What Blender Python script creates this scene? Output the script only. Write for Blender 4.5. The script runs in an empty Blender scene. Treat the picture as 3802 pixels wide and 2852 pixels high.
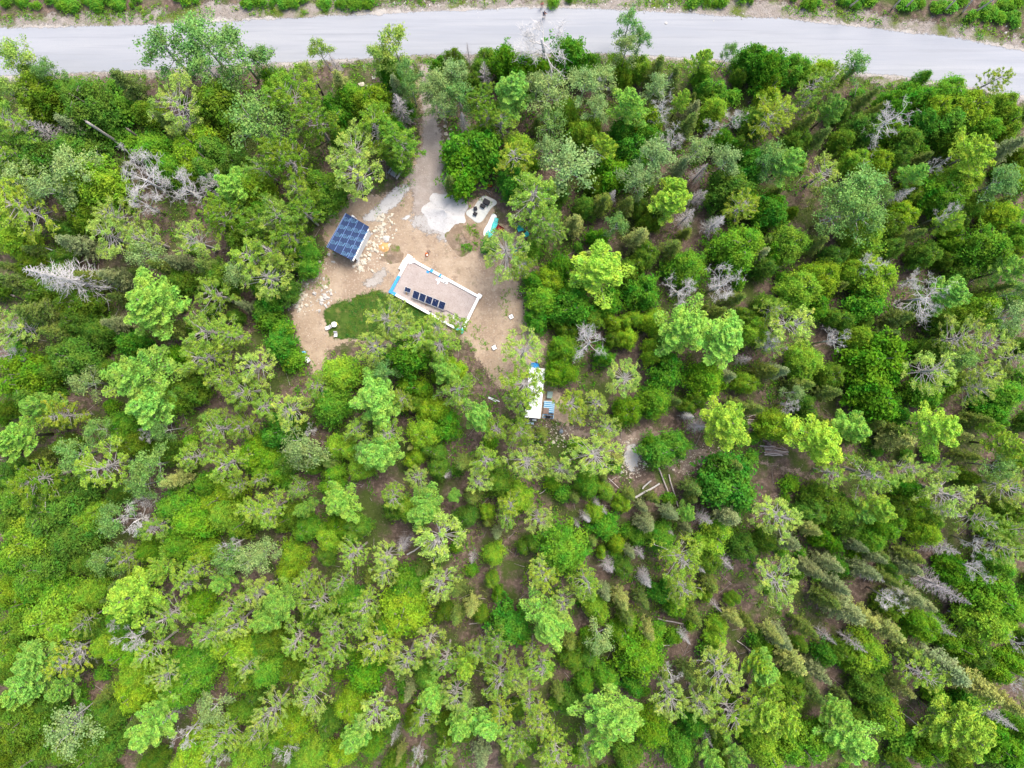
import bpy, bmesh, math, random
import numpy as np
from mathutils import Vector, Matrix

# ------------------------------------------------------------------ camera, sky, sun, exposure
SC = bpy.context.scene
CAM_H = 105.0
F_PX = 2625.0                      # focal length in pixels of the 3802 px wide photograph
cam_d = bpy.data.cameras.new("camera")
cam = bpy.data.objects.new("camera", cam_d)
SC.collection.objects.link(cam)
cam.location = (0, 0, CAM_H)
cam.rotation_euler = (0, 0, 0)
cam_d.sensor_width = 36.0
cam_d.lens = 36.0 * F_PX / 3802.0
cam_d.clip_end = 3000
SC.camera = cam

SUN_EL, SUN_AZ = math.radians(60), math.radians(35)     # azimuth clockwise from the top of the picture
w = bpy.data.worlds.new("World")
SC.world = w
w.use_nodes = True
nt = w.node_tree
bg = nt.nodes["Background"]
sky = nt.nodes.new("ShaderNodeTexSky")
sky.sky_type = 'NISHITA'
sky.sun_disc = False
sky.sun_elevation = SUN_EL
sky.sun_rotation = SUN_AZ
sky.air_density = 1.0
sky.dust_density = 4.0
sky.ozone_density = 1.0
nt.links.new(sky.outputs[0], bg.inputs[0])
bg.inputs[1].default_value = 0.15
sun_d = bpy.data.lights.new("sun", 'SUN')
sun_d.energy = 1.3
sun_d.angle = math.radians(28)
sun_d.color = (1.0, 0.95, 0.88)
sun = bpy.data.objects.new("sun", sun_d)
SC.collection.objects.link(sun)
sd = Vector((math.sin(SUN_AZ) * math.cos(SUN_EL), math.cos(SUN_AZ) * math.cos(SUN_EL), math.sin(SUN_EL)))
sun.rotation_euler = sd.to_track_quat('Z', 'Y').to_euler()
SC.view_settings.view_transform = 'Standard'
SC.view_settings.look = 'None'
SC.view_settings.exposure = 1.35
SC.view_settings.gamma = 1.0
SC.cycles.max_bounces = 6
SC.cycles.diffuse_bounces = 4
SC.cycles.transmission_bounces = 4

# ------------------------------------------------------------------ helpers
rng = np.random.default_rng(7)
random.seed(7)
COL = SC.collection.objects
PI = math.pi

def at(sx, sy, z=0.0):
    """pixel of the photograph -> point of the place at height z"""
    k = (CAM_H - z) / F_PX
    return ((sx - 1901) * k, (1426 - sy) * k, z)
def ov(x, y):                       # overview coordinates -> photograph pixels
    return (x * 1.71881, y * 1.71881)
def ovw(x, y, z=0.0):
    return at(*ov(x, y), z)

def tag(o, label=None, cat=None, group=None, kind=None):
    if label: o["label"] = label
    if cat: o["category"] = cat
    if group: o["group"] = group
    if kind: o["kind"] = kind
    return o
def thing(name, label, cat, loc=(0, 0, 0), rz=0.0, group=None):
    o = bpy.data.objects.new(name, None)
    o.empty_display_size = 0.3
    COL.link(o)
    o.location = loc
    o.rotation_euler = (0, 0, rz)
    return tag(o, label, cat, group)

class G:
    """collects quads (and polygons) with numpy"""
    def __init__(s): s.v = []; s.q = []; s.n = 0; s.mi = []
    def add(s, v, q, m=0):
        v = np.asarray(v, float).reshape(-1, 3); q = np.asarray(q, int)
        s.v.append(v); s.q.append(q + s.n); s.n += len(v); s.mi.append(np.full(len(q), m))
    def mesh(s, name, mats, smooth=False):
        me = bpy.data.meshes.new(name)
        if not s.v: return me
        V = np.concatenate(s.v); Q = np.concatenate(s.q); M = np.concatenate(s.mi)
        me.vertices.add(len(V)); me.vertices.foreach_set("co", V.astype(np.float32).ravel())
        me.loops.add(Q.size); me.loops.foreach_set("vertex_index", Q.astype(np.int32).ravel())
        me.polygons.add(len(Q))
        me.polygons.foreach_set("loop_start", np.arange(0, Q.size, 4, dtype=np.int32))
        me.polygons.foreach_set("material_index", M.astype(np.int32))
        for m in (mats if isinstance(mats, (list, tuple)) else [mats]): me.materials.append(m)
        me.polygons.foreach_set("use_smooth", np.full(len(Q), smooth))
        me.update(calc_edges=True); me.validate()
        return me
    def box(s, c, size, rz=0.0, m=0, rx=0.0, ry=0.0):
        a, b, h = [x / 2 for x in size]
        P = np.array([[-a,-b,-h],[a,-b,-h],[a,b,-h],[-a,b,-h],[-a,-b,h],[a,-b,h],[a,b,h],[-a,b,h]])
        R = np.array(Matrix.Rotation(rz, 3, 'Z') @ Matrix.Rotation(ry, 3, 'Y') @ Matrix.Rotation(rx, 3, 'X'))
        s.add(P @ R.T + np.array(c), [[0,3,2,1],[4,5,6,7],[0,1,5,4],[1,2,6,5],[2,3,7,6],[3,0,4,7]], m)
    def tube(s, pts, rad, n=5, m=0, cap=True):
        pts = np.asarray(pts, float); k = len(pts)
        rad = np.broadcast_to(np.asarray(rad, float), (k,))
        d = np.gradient(pts, axis=0); d /= np.linalg.norm(d, axis=1)[:, None] + 1e-9
        ref = np.array([0.31, 0.17, 0.93]); 
        if abs(d[0] @ ref) > .9: ref = np.array([0.9, 0.3, 0.1])
        u = np.cross(d, ref); u /= np.linalg.norm(u, axis=1)[:, None] + 1e-9
        v = np.cross(d, u)
        a = np.arange(n) * 2 * PI / n
        ring = pts[:, None] + rad[:, None, None] * (np.cos(a)[None, :, None] * u[:, None] + np.sin(a)[None, :, None] * v[:, None])
        i = np.arange(k - 1)[:, None] * n; j = np.arange(n)[None]; j2 = (j + 1) % n
        q = np.stack([i + j, i + j2, i + n + j2, i + n + j], -1).reshape(-1, 4)
        V = ring.reshape(-1, 3)
        if cap and n == 4:
            q = np.concatenate([q, [[3, 2, 1, 0]], [[(k-1)*4 + x for x in range(4)]]])
        elif cap and n == 6:
            e = (k - 1) * 6
            q = np.concatenate([q, [[3,2,1,0],[5,4,3,0],[e,e+1,e+2,e+3],[e,e+3,e+4,e+5]]])
        elif cap and n == 8:
            e = (k - 1) * 8
            q = np.concatenate([q, [[3,2,1,0],[7,4,3,0],[7,6,5,4],[e,e+1,e+2,e+3],[e,e+3,e+4,e+7],[e+4,e+5,e+6,e+7]]])
        s.add(V, q, m)
    def cards(s, c, nrm, size, asp=0.6, m=0, bend=0.25, rg=rng):
        """leaf shaped quads at c facing nrm"""
        c = np.asarray(c, float); N = len(c)
        if N == 0: return
        nrm = np.asarray(nrm, float); nrm = nrm / (np.linalg.norm(nrm, axis=1)[:, None] + 1e-9)
        t = rg.normal(size=(N, 3)); u = np.cross(nrm, t); u /= np.linalg.norm(u, axis=1)[:, None] + 1e-9
        v = np.cross(nrm, u)
        sz = np.broadcast_to(np.asarray(size, float), (N,))[:, None]
        b = nrm * sz * bend
        V = np.stack([c - u * sz - b, c - v * sz * asp + b * .4, c + u * sz - b, c + v * sz * asp + b * .4], 1).reshape(-1, 3)
        s.add(V, np.arange(4 * N).reshape(-1, 4), m)

def put(name, me, parent=None, loc=None):
    o = bpy.data.objects.new(name, me); COL.link(o)
    if parent is not None: o.parent = parent
    if loc is not None: o.location = loc
    return o
def bev(o, w=0.02, seg=2):
    b = o.modifiers.new("edge", 'BEVEL'); b.width = w; b.segments = seg; b.limit_method = 'ANGLE'
    return o

# ------------------------------------------------------------------ materials
def srgb(r, g, b):
    f = lambda c: c / 12.92 if c <= .04045 else ((c + .055) / 1.055) ** 2.4
    return (f(r / 255), f(g / 255), f(b / 255), 1)
def mat(name, col, rough=0.8, var=0.15, scale=6.0, col2=None, spec=0.2, metal=0.0, bump=0.0, bscale=30.0):
    m = bpy.data.materials.new(name); m.use_nodes = True
    t = m.node_tree; P = t.nodes["Principled BSDF"]
    P.inputs["Roughness"].default_value = rough; P.inputs["Specular IOR Level"].default_value = spec
    P.inputs["Metallic"].default_value = metal
    tc = t.nodes.new("ShaderNodeTexCoord")
    nz = t.nodes.new("ShaderNodeTexNoise"); nz.inputs["Scale"].default_value = scale
    nz.inputs["Detail"].default_value = 6; nz.inputs["Roughness"].default_value = .65
    t.links.new(tc.outputs["Object"], nz.inputs["Vector"])
    rp = t.nodes.new("ShaderNodeValToRGB")
    c = np.array(col[:3])
    a = tuple(np.clip(c * (1 - var), 0, 1)) + (1,)
    b = (tuple(col2[:3]) + (1,)) if col2 else tuple(np.clip(c * (1 + var), 0, 1)) + (1,)
    rp.color_ramp.elements[0].position = .3; rp.color_ramp.elements[1].position = .7
    rp.color_ramp.elements[0].color = a; rp.color_ramp.elements[1].color = b
    t.links.new(nz.outputs["Fac"], rp.inputs["Fac"]); t.links.new(rp.outputs["Color"], P.inputs["Base Color"])
    if bump:
        n2 = t.nodes.new("ShaderNodeTexNoise"); n2.inputs["Scale"].default_value = bscale; n2.inputs["Detail"].default_value = 5
        t.links.new(tc.outputs["Object"], n2.inputs["Vector"])
        bp = t.nodes.new("ShaderNodeBump"); bp.inputs["Strength"].default_value = bump; bp.inputs["Distance"].default_value = .1
        t.links.new(n2.outputs["Fac"], bp.inputs["Height"]); t.links.new(bp.outputs["Normal"], P.inputs["Normal"])
    return m

def layered(name, layers, rough=.95, bump=.4, bscale=4.0, soft=None):
    """ground: colours mixed by noises of several sizes. layers: (colour, noise scale, threshold, softness[, stretch])"""
    m = bpy.data.materials.new(name); m.use_nodes = True
    t = m.node_tree; P = t.nodes["Principled BSDF"]
    P.inputs["Roughness"].default_value = rough; P.inputs["Specular IOR Level"].default_value = .1
    tc = t.nodes.new("ShaderNodeTexCoord")
    prev = None
    for i, L in enumerate(layers):
        c, sc, th, so = L[:4]
        if prev is None:
            rgb = t.nodes.new("ShaderNodeRGB"); rgb.outputs[0].default_value = c; prev = rgb.outputs[0]; continue
        mp = t.nodes.new("ShaderNodeMapping"); mp.inputs["Location"].default_value = (i * 13.7, i * 7.1, i * 3.3)
        if len(L) > 4: mp.inputs["Scale"].default_value = L[4]
        t.links.new(tc.outputs["Object"], mp.inputs["Vector"])
        nz = t.nodes.new("ShaderNodeTexNoise"); nz.inputs["Scale"].default_value = sc
        nz.inputs["Detail"].default_value = 8; nz.inputs["Roughness"].default_value = .62
        t.links.new(mp.outputs[0], nz.inputs["Vector"])
        mr = t.nodes.new("ShaderNodeMapRange"); mr.inputs[1].default_value = th - so; mr.inputs[2].default_value = th + so
        t.links.new(nz.outputs["Fac"], mr.inputs[0])
        mx = t.nodes.new("ShaderNodeMix"); mx.data_type = 'RGBA'
        t.links.new(mr.outputs[0], mx.inputs[0]); t.links.new(prev, mx.inputs[6]); mx.inputs[7].default_value = c
        prev = mx.outputs[2]
    t.links.new(prev, P.inputs["Base Color"])
    n2 = t.nodes.new("ShaderNodeTexNoise"); n2.inputs["Scale"].default_value = bscale; n2.inputs["Detail"].default_value = 9
    n2.inputs["Roughness"].default_value = .7
    t.links.new(tc.outputs["Object"], n2.inputs["Vector"])
    bp = t.nodes.new("ShaderNodeBump"); bp.inputs["Strength"].default_value = bump; bp.inputs["Distance"].default_value = .25
    t.links.new(n2.outputs["Fac"], bp.inputs["Height"]); t.links.new(bp.outputs["Normal"], P.inputs["Normal"])
    if soft:        # the sheet thins out into the ground beneath it, in flecks
        at_ = t.nodes.new("ShaderNodeAttribute"); at_.attribute_name = "rim"
        n3 = t.nodes.new("ShaderNodeTexNoise"); n3.inputs["Scale"].default_value = 1.6; n3.inputs["Detail"].default_value = 9; n3.inputs["Roughness"].default_value = .75
        t.links.new(tc.outputs["Object"], n3.inputs["Vector"])
        d = t.nodes.new("ShaderNodeMath"); d.operation = 'MULTIPLY_ADD'; d.inputs[1].default_value = 1 / soft
        t.links.new(at_.outputs["Fac"], d.inputs[0]); 
        q = t.nodes.new("ShaderNodeMath"); q.operation = 'MULTIPLY_ADD'; q.inputs[1].default_value = 3.0; q.inputs[2].default_value = -1.95
        t.links.new(n3.outputs["Fac"], q.inputs[0]); t.links.new(q.outputs[0], d.inputs[2])
        mr = t.nodes.new("ShaderNodeMapRange"); mr.inputs[1].default_value = -.15; mr.inputs[2].default_value = .25
        t.links.new(d.outputs[0], mr.inputs[0])
        tp = t.nodes.new("ShaderNodeBsdfTransparent"); mx = t.nodes.new("ShaderNodeMixShader")
        t.links.new(mr.outputs[0], mx.inputs[0]); t.links.new(tp.outputs[0], mx.inputs[1]); t.links.new(P.outputs[0], mx.inputs[2])
        t.links.new(mx.outputs[0], t.nodes["Material Output"].inputs["Surface"])
    return m

def leaf_mat(name, base=None, transl=.33, v0=.55, v1=1.40, hue=.035):
    """foliage: the tree's own colour (object colour) varied leaf by leaf and spray by spray"""
    m = bpy.data.materials.new(name); m.use_nodes = True
    t = m.node_tree; P = t.nodes["Principled BSDF"]; out = t.nodes["Material Output"]
    P.inputs["Roughness"].default_value = .7; P.inputs["Specular IOR Level"].default_value = .12
    if base is None:
        oi = t.nodes.new("ShaderNodeObjectInfo"); col = oi.outputs["Color"]
    else:
        r = t.nodes.new("ShaderNodeRGB"); r.outputs[0].default_value = base; col = r.outputs[0]
    ge = t.nodes.new("ShaderNodeNewGeometry"); tc = t.nodes.new("ShaderNodeTexCoord")
    nz = t.nodes.new("ShaderNodeTexNoise"); nz.inputs["Scale"].default_value = .9; nz.inputs["Detail"].default_value = 4
    t.links.new(tc.outputs["Object"], nz.inputs["Vector"])
    ad = t.nodes.new("ShaderNodeMath"); ad.operation = 'ADD'
    t.links.new(ge.outputs["Random Per Island"], ad.inputs[0]); t.links.new(nz.outputs["Fac"], ad.inputs[1])
    mr = t.nodes.new("ShaderNodeMapRange"); mr.inputs[1].default_value = .25; mr.inputs[2].default_value = 1.35
    mr.inputs[3].default_value = v0; mr.inputs[4].default_value = v1
    t.links.new(ad.outputs[0], mr.inputs[0])
    hs = t.nodes.new("ShaderNodeHueSaturation"); t.links.new(col, hs.inputs["Color"]); t.links.new(mr.outputs[0], hs.inputs["Value"])
    m2 = t.nodes.new("ShaderNodeMapRange"); m2.inputs[3].default_value = .5 + hue; m2.inputs[4].default_value = .5 - hue
    t.links.new(nz.outputs["Fac"], m2.inputs[0]); m2.inputs[1].default_value = .3; m2.inputs[2].default_value = .7
    t.links.new(m2.outputs[0], hs.inputs["Hue"])
    t.links.new(hs.outputs[0], P.inputs["Base Color"])
    tr = t.nodes.new("ShaderNodeBsdfTranslucent"); t.links.new(hs.outputs[0], tr.inputs["Color"])
    mx = t.nodes.new("ShaderNodeMixShader"); mx.inputs[0].default_value = transl
    t.links.new(P.outputs[0], mx.inputs[1]); t.links.new(tr.outputs[0], mx.inputs[2]); t.links.new(mx.outputs[0], out.inputs["Surface"])
    return m

M = {}
M["leaf"] = leaf_mat("foliage")
M["bark"] = mat("bark_grey", (.20, .17, .15), .9, .3, 8)
M["bark_pale"] = mat("bark_pale", (.40, .36, .33), .85, .25, 6)
M["pinepale"] = mat("bark_silver", (.36, .33, .30), .9, .25, 5)
M["bark_dark"] = mat("bark_dark", (.09, .075, .06), .9, .3, 8)
M["dead"] = mat("dead_wood_white", (.44, .42, .40), .85, .22, 5)
M["deadgrey"] = mat("dead_twig_grey", (.34, .31, .30), .9, .25, 4)
M["white"] = mat("white_foam", (.80, .80, .79), .6, .04, 3)
M["whitepaint"] = mat("white_paint", (.76, .78, .78), .45, .06, 3)
M["gravel"] = layered("gravel", [((.345,.29,.262,1),0,0,0), ((.40,.345,.315,1),1.2,.5,.15), ((.25,.21,.19,1),7,.6,.08), ((.46,.42,.39,1),9,.66,.05)], bump=.5, bscale=9)
M["navy"] = mat("navy_cloth", (.012, .016, .06), .9, .2, 10)
M["teal"] = mat("turquoise_plastic", (.02, .42, .38), .4, .12, 4)
M["tealtape"] = mat("turquoise_tape", (.06, .62, .58), .4, .08, 5)
M["blue"] = mat("blue_wrap", (.04, .27, .62), .4, .15, 5)
M["black"] = mat("black_plastic", (.010, .011, .016), .5, .3, 8)
M["red"] = mat("red_paint", (.28, .03, .025), .5, .2, 6)
M["orange"] = mat("orange_plastic", (.65, .13, .03), .45, .12, 8)
M["steel"] = mat("dark_steel", (.12, .11, .12), .5, .25, 10, metal=.4)
M["log"] = mat("log_bark", (.26, .20, .18), .9, .3, 5)
M["logpale"] = mat("weathered_log", (.38, .33, .31), .9, .25, 5)
M["wood"] = mat("brown_wood", (.30, .20, .13), .8, .3, 5)
M["greywood"] = mat("grey_wood", (.23, .24, .25), .85, .3, 6)
M["skin"] = mat("skin", (.46, .28, .21), .6, .06, 8)

# ------------------------------------------------------------------ outlines of the open ground (overview pixels)
ROAD_T = [(-500,70),(-150,64),(0,59),(263,53),(582,39),(816,27),(1134,14.5),(1263,16),(1480,25),(1687,39),(1893,59),(2060,80),(2212,108),(2400,146),(2750,232)]
ROAD_B = [(-500,182),(-150,172),(0,168),(158,160),(400,150),(605,138),(880,124),(1100,118),(1276,117),(1524,129),(1700,143),(1866,160),(2023,178),(2212,210),(2400,250),(2750,345)]
def band(top, bot, dt, db):
    return [(x, y - dt) for x, y in top] + [(x, y + db) for x, y in reversed(bot)]
YARD = [(903,150),(900,200),(905,250),(905,300),(893,340),(868,372),(845,400),(800,412),(750,418),(738,440),(700,455),(688,500),(698,540),(688,560),(660,578),(640,600),(630,640),(626,690),(638,740),(655,775),(672,815),(690,835),(706,800),(716,760),(760,742),(860,760),(1000,742),(1030,790),(1062,830),(1100,860),(1140,905),(1200,915),(1235,935),(1260,900),(1200,820),(1195,740),(1150,680),(1130,640),(1122,620),(1130,600),(1160,592),(1172,565),(1142,540),(1140,500),(1092,470),(1075,430),(1050,408),(1015,420),(985,410),(968,360),(965,300),(958,250),(945,200),(943,150)]
LAWN = [(688,672),(712,655),(770,641),(815,625),(850,640),(905,660),(960,700),(930,722),(860,737),(770,735),(712,728),(700,700)]
TRACK = [(1190,905),(1240,915),(1330,935),(1400,925),(1480,950),(1560,955),(1600,965),(1655,988),(1720,1005),(1790,1025),(1860,1030),(1950,1005),(2010,980),(2080,965),(2110,975),(2060,1000),(1990,1012),(1930,1035),(1850,1052),(1760,1042),(1690,1030),(1620,1000),(1540,990),(1510,1020),(1460,1030),(1430,1010),(1400,1000),(1385,1035),(1350,1030),(1345,985),(1320,960),(1250,955),(1190,945)]
OPEN = [(1390,805,85,60),(1420,905,60,30),(1400,1060,60,30),(590,700,35,60),(690,840,40,25),(1100,1250,30,60),(860,1170,50,40),(1340,850,60,50)]

def densify(poly, step, amp, seed=1, closed=True):
    """pixel outline -> world outline with an uneven edge"""
    r = np.random.default_rng(seed)
    P = np.array([at(*ov(*p))[:2] for p in poly])
    if closed: P = np.vstack([P, P[:1]])
    seg = np.linalg.norm(np.diff(P, axis=0), axis=1); cum = np.r_[0, np.cumsum(seg)]
    n = int(cum[-1] / step); s = np.linspace(0, cum[-1], n, endpoint=False)
    X = np.interp(s, cum, P[:, 0]); Y = np.interp(s, cum, P[:, 1])
    # round the corners
    k = max(3, int(1.2 / step)) | 1; ker = np.ones(k) / k
    pad = lambda a: np.r_[a[-k:], a, a[:k]]
    X = np.convolve(pad(X), ker, 'same')[k:-k]; Y = np.convolve(pad(Y), ker, 'same')[k:-k]
    d = np.zeros(n)
    for wl, a in ((6, 1), (2.5, .6), (1, .45), (.5, .3)):
        m = max(4, int(cum[-1] / wl)); c = r.normal(size=m); c = np.r_[c, c[:1]]
        d += a * np.interp(s / cum[-1] * m, np.arange(m + 1), c)
    d *= amp
    tx = np.gradient(X); ty = np.gradient(Y); l = np.hypot(tx, ty) + 1e-9
    return np.stack([X + ty / l * d, Y - tx / l * d], 1)
def inside(P, poly):
    P = np.asarray(P); poly = np.asarray(poly); x, y = P[:, 0], P[:, 1]
    r = np.zeros(len(P), bool); n = len(poly); j = n - 1
    for i in range(n):
        xi, yi = poly[i]; xj, yj = poly[j]
        r ^= ((yi > y) != (yj > y)) & (x < (xj - xi) * (y - yi) / (yj - yi + 1e-12) + xi); j = i
    return r
def sheet(name, outline, z, m, kind="structure", res=.3):
    x0, y0 = outline.min(0); x1, y1 = outline.max(0)
    nx, ny = int((x1 - x0) / res) + 2, int((y1 - y0) / res) + 2
    X, Y = np.meshgrid(x0 + np.arange(nx) * res, y0 + np.arange(ny) * res, indexing='ij'); P = np.stack([X.ravel(), Y.ravel()], 1)
    ins = inside(P, outline)
    q = np.arange(nx * ny).reshape(nx, ny)
    Q = np.stack([q[:-1, :-1], q[1:, :-1], q[1:, 1:], q[:-1, 1:]], -1).reshape(-1, 4)
    Q = Q[ins[Q].any(1)]
    used = np.unique(Q); mp = np.full(nx * ny, -1); mp[used] = np.arange(len(used)); P = P[used]; ins = ins[used]
    d = np.empty(len(P))
    for k in range(0, len(P), 3000): d[k:k+3000] = np.sqrt(((P[k:k+3000, None] - outline[None]) ** 2).sum(-1)).min(1)
    d = np.where(ins, d, -d)
    g = G(); g.add(np.c_[P, np.zeros(len(P))], mp[Q]); me = g.mesh(name, m)
    a = me.attributes.new("rim", 'FLOAT', 'POINT'); a.data.foreach_set("value", d.astype(np.float32))
    o = put(name, me, loc=(0, 0, z)); o["kind"] = kind
    return o

M["floor"] = layered("forest_floor", [((0.135,0.098,0.075,1),0,0,0), ((0.075,0.055,0.042,1),.5,.5,.12), ((0.200,0.145,0.115,1),1.7,.56,.08), ((0.060,0.085,0.020,1),.22,.52,.06), ((0.260,0.210,0.180,1),6,.66,.05)], bump=.8, bscale=3)
M["dirt"] = layered("yard_dirt", [((0.331,0.253,0.175,1),0,0,0), ((0.278,0.207,0.147,1),.12,.5,.1), ((0.384,0.303,0.220,1),.33,.57,.1), ((0.238,0.176,0.127,1),.9,.6,.08), ((0.410,0.340,0.265,1),4,.62,.08), ((0.179,0.133,0.096,1),3.2,.68,.05), ((0.218,0.179,0.113,1),.6,.66,.05)], bump=.5, bscale=3, soft=1.1)
M["drive"] = layered("driveway_dirt", [((0.304,0.259,0.225,1),0,0,0), ((0.255,0.215,0.186,1),.25,.5,.12), ((0.353,0.313,0.277,1),.8,.56,.1), ((0.182,0.153,0.129,1),3.2,.665,.04,(1,.5,1)), ((0.376,0.335,0.303,1),7,.64,.05)], bump=.4, bscale=4, soft=1.0)
M["road"] = layered("road_gravel", [((0.288,0.296,0.312,1),0,0,0), ((0.259,0.272,0.295,1),.06,.5,.12,(.25,1.6,1)), ((0.317,0.323,0.335,1),.35,.55,.12,(.12,1.6,1)), ((0.240,0.248,0.266,1),1.1,.62,.1,(.06,1.8,1)), ((0.274,0.279,0.295,1),9,.6,.12)], bump=.15, bscale=8, soft=0.45)
M["shoulder"] = layered("shoulder_sand", [((0.329,0.297,0.263,1),0,0,0), ((0.374,0.348,0.316,1),.5,.52,.1), ((0.227,0.202,0.166,1),2.4,.63,.06), ((0.284,0.253,0.216,1),8,.6,.08)], bump=.5, bscale=5, soft=0.9)
M["verge"] = layered("verge_earth", [((0.247,0.214,0.184,1),0,0,0), ((0.315,0.281,0.251,1),.7,.55,.1), ((0.098,0.135,0.022,1),.28,.55,.06), ((0.165,0.143,0.112,1),3,.6,.07)], bump=.8, bscale=4, soft=1.6)
M["lawn"] = layered("lawn_soil", [((0.071,0.122,0.020,1),0,0,0), ((0.033,0.071,0.011,1),.35,.52,.1), ((0.141,0.146,0.042,1),1.1,.6,.08), ((0.188,0.141,0.080,1),.5,.69,.05)], bump=.7, bscale=9, soft=0.55)
M["track"] = layered("track_earth", [((0.247,0.191,0.150,1),0,0,0), ((0.180,0.135,0.105,1),.4,.5,.12), ((0.315,0.251,0.203,1),1.3,.58,.08), ((0.075,0.090,0.022,1),.8,.62,.05), ((0.345,0.285,0.232,1),6,.66,.05)], bump=.7, bscale=4, soft=1.3)
M["pale"] = layered("crushed_stone", [((0.445,0.423,0.400,1),0,0,0), ((0.498,0.483,0.458,1),.5,.5,.15), ((0.370,0.344,0.315,1),2.2,.62,.08), ((0.525,0.510,0.491,1),8,.6,.1)], bump=.4, bscale=7, soft=0.8)
M["greydust"] = layered("grey_dust", [((0.320,0.300,0.279,1),0,0,0), ((0.375,0.360,0.341,1),.4,.5,.15), ((0.267,0.239,0.217,1),1.6,.62,.08)], bump=.4, bscale=5, soft=1.6)

# the ground: one sheet to the horizon, its open parts as thin sheets on it
g = G(); g.add([(-700,-700,0),(700,-700,0),(700,700,0),(-700,700,0)], [[0,1,2,3]])
ground = put("ground", g.mesh("ground", M["floor"])); ground["kind"] = "structure"
yard_o = densify(YARD, .22, .28, 1); track_o = densify(TRACK, .25, .35, 2); lawn_o = densify(LAWN, .2, .16, 3)
road_o = densify(band(ROAD_T, ROAD_B, 0, 0), .3, .06, 4)
should_o = densify(band(ROAD_T, ROAD_B, 7, 9), .25, .22, 5)
verge_o = densify(band(ROAD_T, ROAD_B, 40, 26), .3, .5, 6)
sheet("verge", verge_o, .004, M["verge"])
sheet("dirt_track", track_o, .006, M["track"])
sheet("road_shoulder", should_o, .008, M["shoulder"])
sheet("dirt_yard", yard_o, .010, M["dirt"])
sheet("road", road_o, .014, M["road"])
DRIVE = [(898,128),(905,160),(903,220),(906,300),(893,340),(868,375),(872,400),(882,440),(880,475),(905,510),(935,520),(965,500),(1000,490),(1008,455),(985,412),(966,360),(962,300),(957,240),(942,170),(950,128)]
sheet("driveway", densify(DRIVE, .2, .25, 7), .018, M["drive"])
sheet("gravel_spread", densify([(880,398),(884,415),(862,440),(835,462),(802,486),(780,482),(786,462),(815,436),(838,412),(860,402)], .2, .14, 8), .022, M["pale"])
sheet("gravel_spread", densify([(862,470),(905,455),(960,440),(1005,470),(985,500),(960,530),(925,520),(895,500)], .2, .4, 9), .024, M["greydust"])
sheet("gravel_spread", densify([(862,470),(880,458),(893,465),(887,478),(866,482)], .12, .06, 10), .028, M["pale"])
sheet("lawn", lawn_o, .020, M["lawn"])
sheet("stone_spread", densify([(1350,955),(1375,950),(1392,985),(1388,1010),(1372,1030),(1352,1022),(1345,990)], .2, .25, 11), .012, M["pale"])
sheet("sand_spread", densify([(795,590),(830,570),(850,590),(825,625),(790,630),(770,612)], .2, .3, 12), .016, M["shoulder"])

# ------------------------------------------------------------------ trees: prototypes
def dirv(az, el):
    return np.array([math.cos(az) * math.cos(el), math.sin(az) * math.cos(el), math.sin(el)])
def limb(p0, az, el, L, r, curve=.35, k=5, wob=.08):
    """polyline of a limb that leaves p0 at (az, el) and lifts towards its tip"""
    pts = [np.array(p0)]; e = el; a = az
    for i in range(k - 1):
        e += curve / k * r.uniform(.4, 1.6); a += r.normal() * wob
        pts.append(pts[-1] + dirv(a, e) * L / (k - 1))
    return np.array(pts)
def lerp(pts, t):
    f = t * (len(pts) - 1); i = min(int(f), len(pts) - 2); return pts[i] + (pts[i + 1] - pts[i]) * (f - i)

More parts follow.
